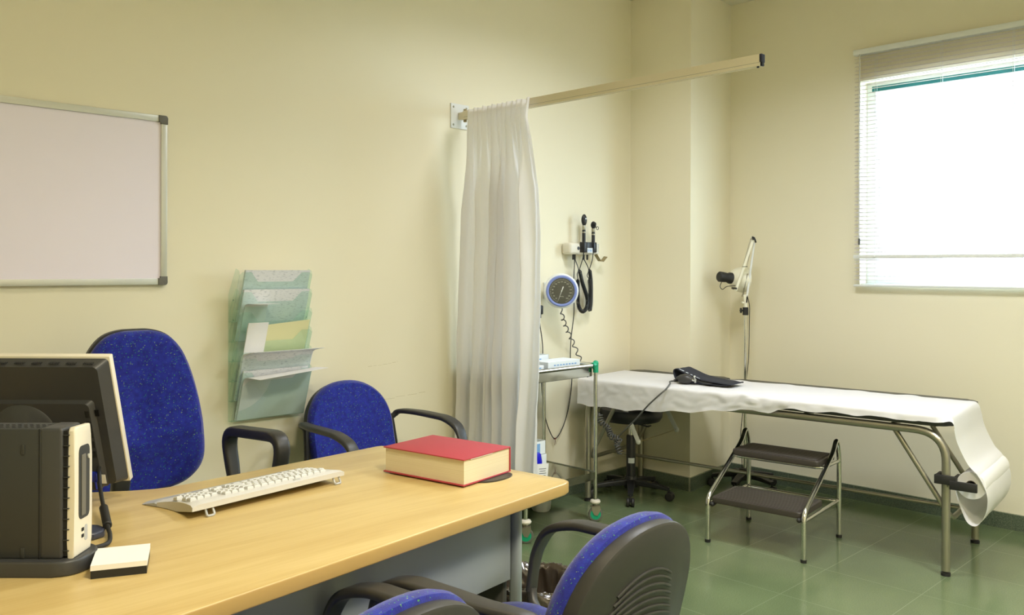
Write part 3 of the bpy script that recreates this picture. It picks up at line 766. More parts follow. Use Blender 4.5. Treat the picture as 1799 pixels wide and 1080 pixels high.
# local: faces +y (toward desk after rotation)
half = [(0, 1.093), (.05, 1.091), (.10, 1.075), (.14, 1.035), (.17, .97), (.195, .88), (.210, .79), (.216, .70), (.210, .645), (.185, .605), (.14, .575), (.07, .560), (0, .556)]
sp = spline([(x, 0, z) for x, z in half], 4)
ol = [(p.x, p.z) for p in sp] + [(-p.x, p.z) for p in reversed(sp[1:-1])]
def crease(x, z):
    # raised side bolsters meeting at the lumbar: shallow hollow down the middle, deeper at the waist
    c = .018*min(1, (abs(x)/.16)**2)*max(0, min(1, (1.0-z)/.3))
    c += .016*math.exp(-((z-.72+abs(x)*-.35)/.05)**2)
    c -= .012*math.exp(-((x)/.05)**2)*math.exp(-((z-.85)/.12)**2)
    return c
b = new(); pad_shape(b, ol, .045, .012, .06, .35, -.245, 14, crease=crease); obj('backrest', b, M_fab, oc)
b = new(); olb = [(x*1.015, .82+(z-.82)*1.012) for x, z in ol]
n = len(olb); rows = []
for s, y in ((1, .006), (1.004, -.008), (.985, -.018), (.9, -.026), (.5, -.034)):
    rows.append([b.verts.new((ox*s, -.247+y-.06*(.82+(oz-.82)*s-.556)+.35*(ox*s)**2, .82+(oz-.82)*s)) for ox, oz in olb])
b.faces.new(rows[0])
for a, c in zip(rows, rows[1:]):
    for j in range(n): j2 = (j+1) % n; b.faces.new((a[j], c[j], c[j2], a[j2]))
b.faces.new(list(reversed(rows[-1]))); obj('back_shell', b, M_blk, oc)
b = new(); sweep(b, spline([(0, -.30, .72), (0, -.31, .55), (0, -.26, .44), (0, -.05, .415)], 6), rrect(.07, .014, .006), up=(1, 0, 0)); obj('back_bracket', b, M_blk2, oc)
b = new(); pad_shape(b, rrect(.48, .46, .12, 7), .05, .018); b.transform(Matrix(((1, 0, 0, 0), (0, 0, 1, .0), (0, 1, 0, .44), (0, 0, 0, 1)))); obj('seat', b, M_fab, oc)
b = new(); prism(b, rrect(.46, .44, .11, 7), .41, .445, bev=.008); obj('seat_shell', b, M_blk, oc)
for s in (-1, 1):
    x = s*.240
    lp = fillet([(x, -.015, .45), (x, -.045, .60), (x, -.095, .757), (x, .28, .783), (x, .225, .60), (x, .16, .45)], [.05, .075, .075, .05], 7)
    b = new(); n_ = len(lp); rings = []
    for i, p in enumerate(lp):
        T = (lp[min(i+1, n_-1)]-lp[max(i-1, 0)]).normalized(); X = Vector((1, 0, 0)); Y = T.cross(X)
        tt = i/(n_-1); w = .036+.014*math.sin(PI*tt); h = .026+.008*math.sin(PI*tt)
        rings.append([b.verts.new(p+X*u+Y*v) for u, v in rrect(w, h, .011, 4)])
    m_ = len(rings[0])
    for a_, c_ in zip(rings, rings[1:]):
        for j in range(m_): b.faces.new((a_[j], a_[(j+1) % m_], c_[(j+1) % m_], c_[j]))
    b.faces.new(rings[0]); b.faces.new(list(reversed(rings[-1]))); obj('armrest', b, M_blk2 if False else M_blk, oc)
    b = new(); bx(b, x-.012-(.03 if s > 0 else 0), x+.012+(.03 if s < 0 else 0), -.02, .17, .435, .456, .004); obj('arm_mount', b, M_blk2, oc)
b = new(); cyl(b, (0, 0, .10), (0, 0, .41), .025); cyl(b, (0, 0, .10), (0, 0, .25), .034); obj('gas_column', b, M_blk2, oc)
def star_base(parent, r, ang0, m, zc=.06, wheel=.026, hub=.04, wide=.045):
    b = new(); lathe(b, [(0, zc+.055), (hub*.8, zc+.055), (hub, zc+.03), (hub, zc-.01), (0, zc-.01)], n=24); obj('hub', b, m, parent)
    for k in range(5):
        a = ang0+k*2*PI/5; d = Vector((math.cos(a), math.sin(a), 0))
        b = new(); sweep(b, [d*hub*.7+Vector((0, 0, zc+.022)), d*r*.6+Vector((0, 0, zc+.014)), d*r+Vector((0, 0, zc+.002))], lambda t: rrect(wide*(1-.35*t), .034*(1-.45*t), .006*(1-.3*t)), up=(0, 0, 1)); obj('star_arm', b, m, parent)
        side = Vector((-d.y, d.x, 0)); c = d*r+Vector((0, 0, wheel))
        b = new()
        for s in (-1, 1): lathe(b, [(0, -.009), (wheel*.8, -.009), (wheel, -.004), (wheel, .005), (wheel*.75, .009), (0, .009)], c+side*s*.013+d*.004, side, 20)
        cyl(b, c+Vector((0, 0, .0)), (d.x*r, d.y*r, zc), .006, n=10); box(b, c+Vector((0, 0, .012)), (.02, .008, .022), a)
        obj('caster', b, M_blk2, parent)
star_base(oc, .28, R(20), M_blk2)

# ------------------------------------------------------------------ curtain rail and curtain
cr = thing('curtain_rail', 'long cream painted curtain rail reaching out from the wall on a white plate', 'curtain rail', (2.884, 0, 2.07))
b = new(); bx(b, -.060, .060, -.006, -.0005, -.062, .062, .001); obj('wall_plate', b, M_white, cr)
for sx_ in (-1, 1):
    for sz in (-1, 1):
        b = new(); lathe(b, [(0, .003), (.004, .0025), (.006, 0)], (sx_*.043, -.006, sz*.045), (0, -1, 0), 12); obj('screw', b, M_steel, cr)
b = new(); bx(b, -.012, .012, -.075, -.005, -.018, .018, .002); cyl(b, (0, -.045, -.034), (0, -.045, .034), .005, n=10); obj('bracket', b, M_rail, cr)
b = new(); cyl(b, (0, -.045, .018), (0, -.045, .032), .009, n=6); cyl(b, (0, -.045, -.018), (0, -.045, -.032), .009, n=6); obj('bolt', b, M_smoke, cr)
b = new()
po = [(-.0125, -.021), (-.004, -.021), (-.004, -.012), (.004, -.012), (.004, -.021), (.0125, -.021), (.0125, .022), (-.0125, .022)]
prism(b, [(x, z) for x, z in po], .04, 1.685, Matrix(((1, 0, 0, 0), (0, 0, -1, 0), (0, 1, 0, 0), (0, 0, 0, 1))), .0008)
rl = obj('rail', b, M_rail, cr)
b = new(); bx(b, -.0130, -.0124, -1.684, -.05, -.0093, -.0085); obj('groove_line', b, M_cap, rl, smooth=False)
b = new(); bx(b, -.0126, .0126, -1.694, -1.685, -.008, .022, .001); bx(b, -.006, .010, -1.693, -1.685, -.021, -.008, .001); cyl(b, (-.004, -1.675, -.026), (-.004, -1.675, -.018), .0045, n=10); obj('end_cap', b, M_cuff, cr)
# curtain
CX = 2.848
def curt(u, v):
    # u along rail 0 (wall) .. 1 (free edge), v 0 top .. 1 bottom
    z = 2.066 + .022*(1 if True else 0) - v*1.86
    z += -.006*abs(math.sin(PI*7*u))*(1-v)**8 if v < .05 else 0
    yl = -.115+.09*min(1, v*1.25)
    yr_ = [(0, -.545), (.045, -.53), (.10, -.545), (.22, -.565), (.45, -.572), (.6, -.575), (.75, -.568), (1, -.56)]
    for (a_, p_), (b_, q_) in zip(yr_, yr_[1:]):
        if a_ <= v <= b_: yr = p_+(q_-p_)*(v-a_)/(b_-a_); break
    y = yl+(yr-yl)*u
    f = 6.6
    uu = u + .035*math.sin(2*PI*u*1.7+.6)+.012*math.sin(v*5+u*9)
    open_ = min(1, max(0, (v-.05)/.18))
    pinch = 1-open_
    a = .011*pinch*math.sin(2*PI*13*u)+ (.010+.026*open_)*math.sin(2*PI*f*uu+.7) * (.25+.75*open_)
    a += .008*open_*math.sin(2*PI*14.3*uu+2+v*1.5)+.004*math.sin(2*PI*23*uu+v*7)*open_
    a += .010*noise.noise(Vector((u*5, v*7, 0)))*open_ + .003*noise.noise(Vector((u*22, v*20, 3)))
    y += .010*math.cos(2*PI*f*uu+.7)*open_
    return Vector((CX+a-.012*pinch, y, z))
b = new(); grid(b, curt, 260, 120)
ct = obj('privacy_curtain', b, M_curt, smooth=True, angle=180)
tag(ct, 'white pleated privacy curtain gathered at the wall end of the rail', 'curtain')

# ------------------------------------------------------------------ blood pressure gauge on the wall
def face_dir(x, y): return math.atan2(y, x)
gd = Vector((-.62, -.785, 0)).normalized()
ga = thing('blood_pressure_gauge', 'round wall blood pressure gauge with lavender ring and dark dial', 'blood pressure gauge', (3.526, -.12, 1.179), math.atan2(gd.y, gd.x)+PI/2)
# local: -y faces the room/camera
FM = Matrix(((1, 0, 0, 0), (0, 0, -1, 0), (0, 1, 0, 0), (0, 0, 0, 1)))  # (x, y, z) -> (x, -z, y)
b = new(); lathe(b, [(0, -.045), (.06, -.045), (.088, -.030), (.097, -.008), (.096, .006), (.088, .012), (.075, .012)]); b.transform(FM); obj('housing', b, M_white, ga)
b = new(); lathe(b, [(.087, .010), (.086, .016), (.080, .019), (.072, .017), (.071, .012)], n=48); b.transform(FM); obj('coloured_ring', b, M_bluering, ga)
b = new(); lathe(b, [(0, .0125), (.073, .0125)], n=48); b.transform(FM); dl_ = obj('dial', b, M_dial, ga)
for i in range(15):
    a = R(225-i*(270/14)) if False else R(233-i*286/14)
    text(str(20+20*i), .0095, M_dialmark, Matrix.Translation((.0505*math.cos(a), -.0135, .0505*math.sin(a))) @ Matrix.Rotation(R(90), 4, 'X'), dl_, 'numeral', .0002)
b = new()
for i in range(76):
    a = R(248-i*316/75); l_ = .004 if i % 5 else .007
    box(b, (.0625*math.cos(a), -.0134, .0625*math.sin(a)), (l_, .0004, .0009), Matrix.Rotation(-a, 3, 'Y'))
obj('scale_marks', b, M_dialmark, dl_, smooth=False)
b = new(); na = math.atan2(-178, -66); d = Vector((math.cos(na), 0, math.sin(na))); p = Vector((-d.z, 0, d.x))
V = [d*.062, d*-.0+p*.0014, d*-.022+p*.0034, d*-.028, d*-.022-p*.0034, p*-.0014]
v0 = [b.verts.new(q+Vector((0, -.0150, 0))) for q in V]; v1 = [b.verts.new(q+Vector((0, -.0156, 0))) for q in V]
b.faces.new(v0); b.faces.new(list(reversed(v1)))
for i in range(6): b.faces.new((v0[i], v1[i], v1[(i+1) % 6], v0[(i+1) % 6]))
cyl(b, (0, -.0125, 0), (0, -.017, 0), .003, n=12); obj('needle', b, M_white, ga)
b = new(); lathe(b, [(.071, .0175), (.05, .0185), (0, .019)], n=40); b.transform(FM); obj('glass_cover', b, M_glass, ga)
text('mmHg', .008, M_dialmark, Matrix.Translation((0, -.0135, -.03)) @ Matrix.Rotation(R(90), 4, 'X'), dl_, 'unit_mark', .0002)
b = new(); inv = (Matrix.Translation(ga.location) @ Matrix.Rotation(ga.rotation_euler.z, 4, 'Z')).inverted()
cyl(b, inv @ Vector((3.545, -.085, 1.179)), inv @ Vector((3.545, 0, 1.179)), .022); box(b, inv @ Vector((3.545, -.004, 1.179)), (.07, .008, .09), -ga.rotation_euler.z)
obj('wall_mount', b, M_white, ga)
def helix(pts, r, pitch, seg=10, ph=0, taper=.03):
    P = [Vector(p) for p in pts]; ls = [0]
    for a, c in zip(P, P[1:]): ls.append(ls[-1]+(c-a).length)
    Lt = ls[-1]; n = int(Lt/pitch*seg); out = []; u = Vector((1, 0, 0)); k = 0
    for i in range(n+1):
        s = Lt*i/n
        while k < len(P)-2 and ls[k+1] < s: k += 1
        t = (s-ls[k])/max(1e-9, ls[k+1]-ls[k]); c = P[k].lerp(P[k+1], t); T = (P[k+1]-P[k]).normalized()
        u = (u-T*u.dot(T)).normalized(); v = T.cross(u); a = 2*PI*s/pitch+ph
        e = min(1, s/taper, (Lt-s)/taper)
        out.append(c+(u*math.cos(a)+v*math.sin(a))*r*max(0, e))
    return out
b = new()
pth = spline([(3.545, -.11, 1.085), (3.548, -.105, 1.05), (3.62, -.07, .975), (3.695, -.055, .886), (3.735, -.08, .782), (3.755, -.12, .690), (3.726, -.20, .565), (3.690, -.262, .492)], 8)
b2 = helix(pth, .0105, .052, 14, taper=.05); b2 = [inv @ p for p in b2]; tube(b, b2, .0033, n=7); obj('coiled_hose', b, M_hosegrey, ga)

# ------------------------------------------------------------------ diagnostic set on the wall
ds = thing('diagnostic_station', 'white wall unit with two black cradles for examination instruments', 'medical wall unit', (3.79, 0, 1.385))
b = new(); bx(b, -.135, -.045, -.072, -.002, -.002, .064, .016, 4); obj('transformer_housing', b, M_ivory, ds)
b = new(); bx(b, -.06, .135, -.048, -.002, -.002, .052, .006, 3); obj('housing', b, M_ivory, ds)
b = new(); cyl(b, (-.066, -.074, .033), (-.066, -.070, .033), .010, n=20); obj('power_button', b, M_black, ds)
for xx in (-.012, .072):
    b = new(); bx(b, xx-.014, xx+.014, -.083, -.045, .010, .070, .004); obj('cradle', b, M_black, ds)
b = new(); bx(b, .006, .058, -.074, -.046, .012, .070, .003); obj('display_block', b, M_black, ds)
b = new(); bx(b, .008, .056, -.0755, -.0742, .008, .036); lb_ = obj('pale_blue_label', b, M_lab, ds, smooth=False)
b = new(); bx(b, .014, .020, -.0758, -.0756, .015, .028); bx(b, .028, .050, -.0758, -.0756, .017, .021); bx(b, .028, .046, -.0758, -.0756, .024, .027); obj('label_print', b, M_bluelab, lb_, smooth=False)
b = new(); cyl(b, (.112, -.045, .005), (.112, -.045, .062), .024, n=24); obj('specula_dispenser', b, M_clear, ds)
b = new(); sweep(b, [(.118, -.045, .002), (.15, -.05, -.038), (.172, -.05, -.040), (.20, -.055, -.012)], rrect(.030, .003, .001, 2), up=(0, -1, 0) if False else None); obj('dispenser_flap', b, M_smoke, ds)
for xx in (-.075, -.060, .018, .05):
    b = new(); cyl(b, (xx, -.04, -.032), (xx, -.04, 0), .0055, n=10); obj('cable_gland', b, M_black, ds)
# ophthalmoscope and otoscope
def coil_cord(parent, inv_, lead, coil, lead2):
    b = new(); h = helix(spline(coil, 10), .0095, .0062, 9, taper=.012)
    pts = spline(lead, 5)[:-1]+h+spline(lead2, 5)[1:]
    tube(b, [inv_ @ Vector(p) for p in pts], .0026, n=6); return obj('coiled_cord', b, M_black, parent)
op = thing('ophthalmoscope', 'black ophthalmoscope with long oval head in the left cradle of the wall unit', 'ophthalmoscope', (3.778, -.066, 1.385))
b = new(); lathe(b, [(0, .008), (.009, .01), (.0105, .02), (.0105, .135), (.0095, .14), (0, .14)], n=20); obj('handle', b, M_black, op)
b = new(); lathe(b, [(.0098, .14), (.0108, .142), (.0108, .160), (.009, .165)], n=20); lathe(b, [(.0108, .122), (.0111, .124), (.0111, .127), (.0108, .129)], n=20); obj('steel_collar', b, M_steel, op)
b = new(); ball(b, (0, -.002, .196), .034, (.56, .42, 1.0), n=20); cyl(b, (0, 0, .160), (0, 0, .175), .008, n=14); hd = obj('head', b, M_black, op)
b = new(); bx(b, -.006, .006, -.0175, -.0158, .200, .207); obj('badge', b, M_lab, hd, smooth=False)
iv = Matrix.Translation((-3.778, .066, -1.385))
coil_cord(op, iv, [(3.778, -.066, 1.395), (3.776, -.06, 1.36), (3.765, -.05, 1.31), (3.757, -.05, 1.298)],
          [(3.757, -.05, 1.298), (3.785, -.05, 1.22), (3.828, -.05, 1.13), (3.822, -.05, 1.075), (3.785, -.05, 1.055), (3.752, -.05, 1.09), (3.745, -.05, 1.17), (3.746, -.05, 1.245)],
          [(3.746, -.05, 1.245), (3.740, -.05, 1.27), (3.752, -.048, 1.30), (3.732, -.04, 1.355)])
ot = thing('otoscope', 'black otoscope with small round head in the right cradle of the wall unit', 'otoscope', (3.862, -.066, 1.385))
b = new(); lathe(b, [(0, .008), (.009, .01), (.0105, .02), (.0105, .125), (.0095, .13), (0, .13)], n=20); obj('handle', b, M_black, ot)
b = new(); lathe(b, [(.0098, .13), (.0108, .132), (.0108, .148), (.009, .152)], n=20); lathe(b, [(.0108, .112), (.0111, .114), (.0111, .117), (.0108, .119)], n=20); obj('steel_collar', b, M_steel, ot)
b = new(); ball(b, (-.002, -.003, .170), .021, (.85, .7, 1.05), n=18); cyl(b, (0, 0, .15), (0, 0, .16), .008, n=14)
cyl(b, (-.004, -.02, .175), (-.006, -.008, .175), .010, .012, 18); cyl(b, (.005, .005, .168), (.02, .03, .165), .010, .003, 14); obj('head', b, M_black, ot)
b = new(); tube(b, [(.026+.0095*math.cos(2*PI*k/20), -.01, .153+.0095*math.sin(2*PI*k/20)) for k in range(20)], .0018, n=6, closed=True); cyl(b, (.010, -.008, .16), (.018, -.01, .157), .003, n=8); obj('loop', b, M_black, ot)
iv = Matrix.Translation((-3.862, .066, -1.385))
coil_cord(ot, iv, [(3.862, -.066, 1.395), (3.86, -.06, 1.35), (3.848, -.05, 1.30)],
          [(3.848, -.05, 1.30), (3.868, -.045, 1.22), (3.872, -.042, 1.10), (3.862, -.042, 1.06), (3.848, -.05, 1.10), (3.842, -.06, 1.17), (3.832, -.06, 1.245)],
          [(3.832, -.06, 1.245), (3.822, -.055, 1.262), (3.842, -.048, 1.30), (3.812, -.04, 1.355)])
b = new(); tube(b, [Vector(p) for p in spline([(3.728, -.04, 1.36), (3.726, -.035, 1.20), (3.735, -.03, 1.05), (3.722, -.02, .90), (3.717, -.02, .78), (3.730, -.02, .66), (3.70, -.02, .50), (3.645, -.02, .39), (3.588, -.02, .345), (3.54, -.02, .40), (3.500, -.02, .50), (3.477, -.02, .66), (3.485, -.02, .86), (3.45, -.03, 1.0), (3.438, -.04, 1.05)], 8)], .0028, n=7)
pc = tag(obj('power_cord', b, M_black), 'thin black cord looping down the wall from instrument unit to plug', 'cord')
b = new(); box(b, (3.436, -.034, 1.075), (.026, .052, .05), None, .006); cyl(b, (3.437, -.045, 1.03), (3.436, -.042, 1.055), .006, .009, 12); obj('plug', b, M_black, pc)
b = new(); box(b, (3.588, -.02, .345), (.016, .012, .006), .4); tube(b, [(3.588, -.022, .34), (3.584, -.022, .31), (3.594, -.022, .315), (3.588, -.022, .34)], .001, n=5); obj('cable_tie', b, mat('red_brown_tie', srgb(120, 60, 44), .6), pc)
b = new(); bx(b, 3.385, 3.475, -.008, -.0005, 1.03, 1.12, .003); tag(obj('wall_socket', b, M_white), 'white wall socket with a black plug, half hidden behind the curtain', 'wall socket')

# ------------------------------------------------------------------ trolley
TX0, TX1, TY0, TY1 = 2.935, 3.45, -.43, -.062
tr = thing('instrument_trolley', 'two tier steel instrument trolley with green corner joints on casters', 'trolley', (0, 0, 0))
for x in (TX0, TX1):
    for y in (TY0, TY1):
        b = new(); cyl(b, (x, y, .10), (x, y, .80), .0105, n=16); obj('post', b, M_chrome, tr)
        b = new(); cyl(b, (x, y, .765), (x, y, .815), .0145, n=16); ball(b, (x, y, .812), .0155, n=16)
        cyl(b, (x, y, .805), (x+(.028 if x == TX0 else -.028), y, .803), .0145, n=16)
        sx_ = 1 if x == TX0 else -1
        prism(b, [(x, .77), (x+sx_*.026, .795), (x, .80)], -y-.008, -y+.008, Matrix(((1, 0, 0, 0), (0, 0, -1, 0), (0, 1, 0, 0), (0, 0, 0, 1))))
        obj('corner_joint', b, M_green, tr)
        b = new(); lathe(b, [(0, .012), (.012, .012), (.024, .008), (.0275, 0), (.024, -.008), (.012, -.010), (0, -.010)], (x, y, .097), n=28); obj('bumper_disc', b, M_ivory, tr)
        c = Vector((x-.012, y-.012, .037)); sd = Vector((.8, -.6, 0)) if False else Vector((-.707, -.707, 0)); al = Vector((.707, -.707, 0))
        b = new(); q = sd
        cyl(b, (x, y, .068), (x, y, .09), .012, n=14)
        for s in (-1, 1):
            M4 = Matrix(((al.x, 0, sd.x, c.x+sd.x*s*.011), (al.y, 0, sd.y, c.y+sd.y*s*.011), (0, 1, 0, 0), (0, 0, 0, 1)))
            prism(b, [(-.008, .034), (-.020, .060), (-.020, .074), (.020, .078), (.026, .066), (.020, .050), (.009, .030)], -.001, .001, M4)
        box(b, (x, y, .073), (.05, .024, .006), math.atan2(al.y, al.x)); ck = obj('caster_fork', b, M_steel, tr)
        b = new(); lathe(b, [(.026, -.0085), (.035, -.008), (.037, 0), (.035, .008), (.026, .0085)], c, sd, 28); obj('tyre', b, M_cap, ck)
        b = new(); lathe(b, [(0, -.009), (.027, -.009), (.027, .009), (0, .009)], c, sd, 28); obj('wheel_disc', b, M_green, ck)
for (a_, c_) in (((TX0, TY0), (TX1, TY0)), ((TX0, TY1), (TX1, TY1)), ((TX0, TY0), (TX0, TY1)), ((TX1, TY0), (TX1, TY1))):
    b = new(); cyl(b, (*a_, .803), (*c_, .803), .0105, n=16); obj('rim_tube', b, M_chrome, tr)
def tray(name, z0, z1, m, ins):
    b = new(); t_ = .0015
    x0, x1, y0, y1 = TX0+ins, TX1-ins, TY0+ins, TY1-ins
    bx(b, x0, x1, y0, y1, z0, z0+t_)
    bx(b, x0, x0+t_, y0, y1, z0, z1); bx(b, x1-t_, x1, y0, y1, z0, z1); bx(b, x0, x1, y0, y0+t_, z0, z1); bx(b, x0, x1, y1-t_, y1, z0, z1)
    return obj(name, b, m, tr, smooth=False)
tray('upper_tray', .745, .800, M_mirror, .014)
b = new(); bx(b, TX0-.006, TX1+.006, TY0-.004, TY1+.004, .212, .2135); bx(b, TX0-.006, TX1+.006, TY0-.006, TY0-.004, .212, .252); bx(b, TX0-.006, TX1+.006, TY1+.004, TY1+.006, .212, .252); bx(b, TX1+.004, TX1+.006, TY0, TY1, .212, .252)
bx(b, TX0-.006, TX1+.006, TY0-.004, TY1+.004, .246, .2475)
obj('lower_shelf', b, M_mirror, tr, smooth=False)
def carton(name, label, x0, x1, y0, y1, z0, z1, prints=(), lid=None, m=M_cone, rot=0, group=None, cat='box'):
    cx, cy = (x0+x1)/2, (y0+y1)/2; t = thing(name, label, cat, (cx, cy, z0), rot, group); w, d, h = x1-x0, y1-y0, z1-z0
    b = new()
    if lid:
        th = .002
        bx(b, -w/2, w/2, -d/2, d/2, 0, th); bx(b, -w/2, -w/2+th, -d/2, d/2, 0, h); bx(b, w/2-th, w/2, -d/2, d/2, 0, h); bx(b, -w/2, w/2, -d/2, -d/2+th, 0, h); bx(b, -w/2, w/2, d/2-th, d/2, 0, h)
    else: bx(b, -w/2, w/2, -d/2, d/2, 0, h, .001)
    obj('box_body', b, m, t, smooth=False)
    if lid:
        b = new(); bx(b, -w/2+.003, w/2-.003, -d/2+.003, d/2-.003, .003, .004); obj('box_lining', b, M_ochre, t, smooth=False)
        b = new(); box(b, (0, d/2+math.sin(lid)*d*.45, h+math.cos(lid)*d*.45), (w, .0018, d*.9), Matrix.Rotation(-lid, 3, 'X')); obj('lid_flap', b, m, t, smooth=False)
    for (px, pz, pw, ph, face) in prints:
        b = new()
        if face == 'f': bx(b, px-pw/2, px+pw/2, -d/2-.0006, -d/2, pz-ph/2, pz+ph/2)
        else: bx(b, -w/2-.0006, -w/2, px-pw/2, px+pw/2, pz-ph/2, pz+ph/2)
        obj('printed_mark', b, M_bluelab, t, smooth=False)
    return t
zt = .7468
carton('flat_box', 'flat white box with blue printing at the right of the trolley top', 3.115, 3.355, -.405, -.29, zt, zt+.092, [(-.02+i*.022-.05, .074, .014, .006, 'f') for i in range(8)])
carton('flat_box', 'flat white box with blue printing by the curtain on the trolley top', 2.955, 3.085, -.405, -.28, zt, zt+.080, [(.02, .068, .05, .006, 'f')])
carton('open_box', 'open white carton with raised lid behind the flat boxes on the trolley', 3.06, 3.27, -.265, -.14, zt, zt+.112, [(.04, .09, .018, .008, 'f')], lid=R(12))
for i, (lab, op_) in enumerate((('lowest of the stacked white tissue boxes on the trolley lower shelf', None), ('middle white tissue box of the stack on the trolley lower shelf', None), ('topmost tissue box, its grey flap open, on the trolley lower shelf', R(20)))):
    carton('tissue_box', lab, 3.02, 3.145-.003*i, -.375+.004*i, -.245, .2478+i*.0665, .2478+i*.0665+.066, [(-.005, .033, .05, .045, 'f'), (.0, .033, .05, .04, 's')], lid=op_, group='tissue boxes stacked on the trolley')
t = thing('blue_bottle', 'cobalt blue plastic dispenser standing before the tissue boxes', 'dispenser', (3.048, -.394, .2478))
b = new(); lathe(b, [(0, 0), (.026, 0), (.028, .006), (.028, .11), (.022, .145), (.012, .155), (0, .156)], n=24); b.transform(Matrix.Diagonal((1.25, .5, 1, 1))); obj('dispenser_body', b, M_cobalt, t)
b = new(); box(b, (3.062, -.4155, .300), (.085, .001, .10), Matrix.Rotation(R(6), 3, 'Y')); nt_ = obj('paper_note', b, M_paper, smooth=False); tag(nt_, 'small printed paper note leaning against the blue dispenser', 'note')
b = new()
for i in range(4): box(b, (3.066, -.4163, .325-i*.011), (.05-.008*(i % 2), .0004, .003), Matrix.Rotation(R(6), 3, 'Y'))
obj('printed_lines', b, M_ink, nt_, smooth=False)
# pale bucket on the floor under the trolley
t = thing('waste_bucket', 'pale grey plastic bucket on the floor beneath the trolley', 'bucket', (3.385, -.105, 0))
b = new(); lathe(b, [(0, .004), (.040, .004), (.045, 0), (.052, .01), (.066, .17), (.070, .172), (.070, .18), (.063, .18), (.050, .012), (0, .010)], n=36); obj('bucket_body', b, M_white, t)


# ------------------------------------------------------------------ waste bin with black liner
t = thing('waste_bin', 'small waste bin lined with a crumpled glossy black bag beside the desk', 'bin', (2.0, -1.40, 0))
b = new(); lathe(b, [(0, .0), (.10, 0), (.105, .01), (.125, .27), (.130, .275), (.130, .285), (.122, .285), (.10, .01), (0, .008)], n=40); obj('bin_body', b, M_black, t)
b = new()
def bag(u, v):
    a = 2*PI*u; prof = [(0, .09, .12), (.2, .10, .22), (.35, .115, .30), (.45, .130, .315), (.55, .146, .305), (.75, .148, .24), (1, .142, .15)]
    for (a0, r0_, z0_), (a1, r1_, z1_) in zip(prof, prof[1:]):
        if a0 <= v <= a1: q = (v-a0)/(a1-a0); r = r0_+(r1_-r0_)*q; z = z0_+(z1_-z0_)*q; break
    p = Vector((math.cos(a)*2.2, math.sin(a)*2.2, v*3)); n1 = noise.noise(p*1.3); n2 = abs(noise.noise(p*3.1+Vector((5, 2, 1)))); n3 = abs(noise.noise(p*6.3))
    r += .010*n1+.016*n2-.004+.006*n3; z += .018*n1+.014*n2 if v > .25 else 0
    return Vector((r*math.cos(a), r*math.sin(a), z))
grid(b, bag, 120, 50); bmesh.ops.remove_doubles(b, verts=b.verts[:], dist=1e-5); obj('bin_liner', b, M_bag, t, angle=60)

# ------------------------------------------------------------------ examination couch
Lx, Ly = .10327, -.99465; CR = math.atan2(Ly, Lx)
co = thing('examination_couch', 'black vinyl examination couch on a grey steel tube frame', 'examination couch', (3.71, -.16, 0), CR)
CL, CW = 1.84, .57
def padmesh(x0, x1, z0, z1, r=.055, bulge=.0):
    b = new(); o_ = rrect(x1-x0, CW+.035, r, 6); prism(b, [(x+(x0+x1)/2, y+CW/2) for x, y in o_], z0, z1, bev=.012); return b
obj('head_pad', padmesh(-.04, .60, .632, .684), M_blackvinyl, co)
obj('body_pad', padmesh(.61, 1.858, .632, .680), M_blackvinyl, co)
for y in (0, CW):
    b = new(); tube(b, fillet([(0, y, .02), (0, y, .608), (CL, y, .608), (CL, y, .02)], .13, 10), .0175, n=16); obj('side_frame', b, M_steel, co)
    for x in (0, CL): b = new(); cyl(b, (x, y, 0), (x, y, .012), .0195, n=18); obj('foot_cap', b, M_blk2, co)
for x in (.25, .6, 1.2, 1.6): b = new(); cyl(b, (x, 0, .605), (x, CW, .605), .010, n=12); obj('cross_bar', b, M_steel, co)
for xa, xb in ((.19, -.02), (1.62, 1.865)):
    s_ = 1 if xb > xa else -1
    b = new(); tube(b, fillet([(xa, .03, .60), (xb-s_*.01, .035, .235), (xb-s_*.01, CW-.035, .235), (xa, CW-.03, .60)], [.05, .05], 8), .0115, n=12); obj('brace', b, M_steel, co)
b = new(); cyl(b, (-.03, .30, .225), (1.855, .30, .222), .009, n=12); obj('long_rail', b, M_steel, co)
for (p, q) in (((.14, .10, .60), (.265, .10, .350)), ((.17, .46, .60), (.305, .46, .370))):
    p, q = Vector(p), Vector(q); b = new(); sweep(b, [p, q], rrect(.004, .026, .0015, 2), up=(1, 0, .4)); ball(b, q, .016, (1, .6, 1), n=12)
    for k in range(5): c = p.lerp(q, .25+.12*k); box(b, c+Vector((-.014, 0, .0)), (.010, .004, .008))
    obj('ratchet_bar', b, M_white, co)
b = new(); cyl(b, (.275, .10, .352), (.305, .46, .372), .0022, n=8); obj('release_rod', b, M_smoke, co)
# roll holder
b = new(); bx(b, 1.800, 1.885, -.032, -.016, .392, .430, .002); bx(b, 1.86, 1.965, -.036, -.022, .376, .412, .002); bx(b, 1.800, 1.815, -.02, .06, .392, .428, .002); bx(b, 1.865, 1.88, -.02, .09, .388, .420, .002)
cyl(b, (1.932, -.03, .392), (1.932, .62, .392), .010, n=14); obj('roll_holder', b, M_blk2, co)
b = new(); bx(b, 1.800, 1.885, .60, .612, .392, .430, .002); bx(b, 1.86, 1.965, .606, .618, .376, .412, .002); obj('roll_holder', b, M_blk2, co)
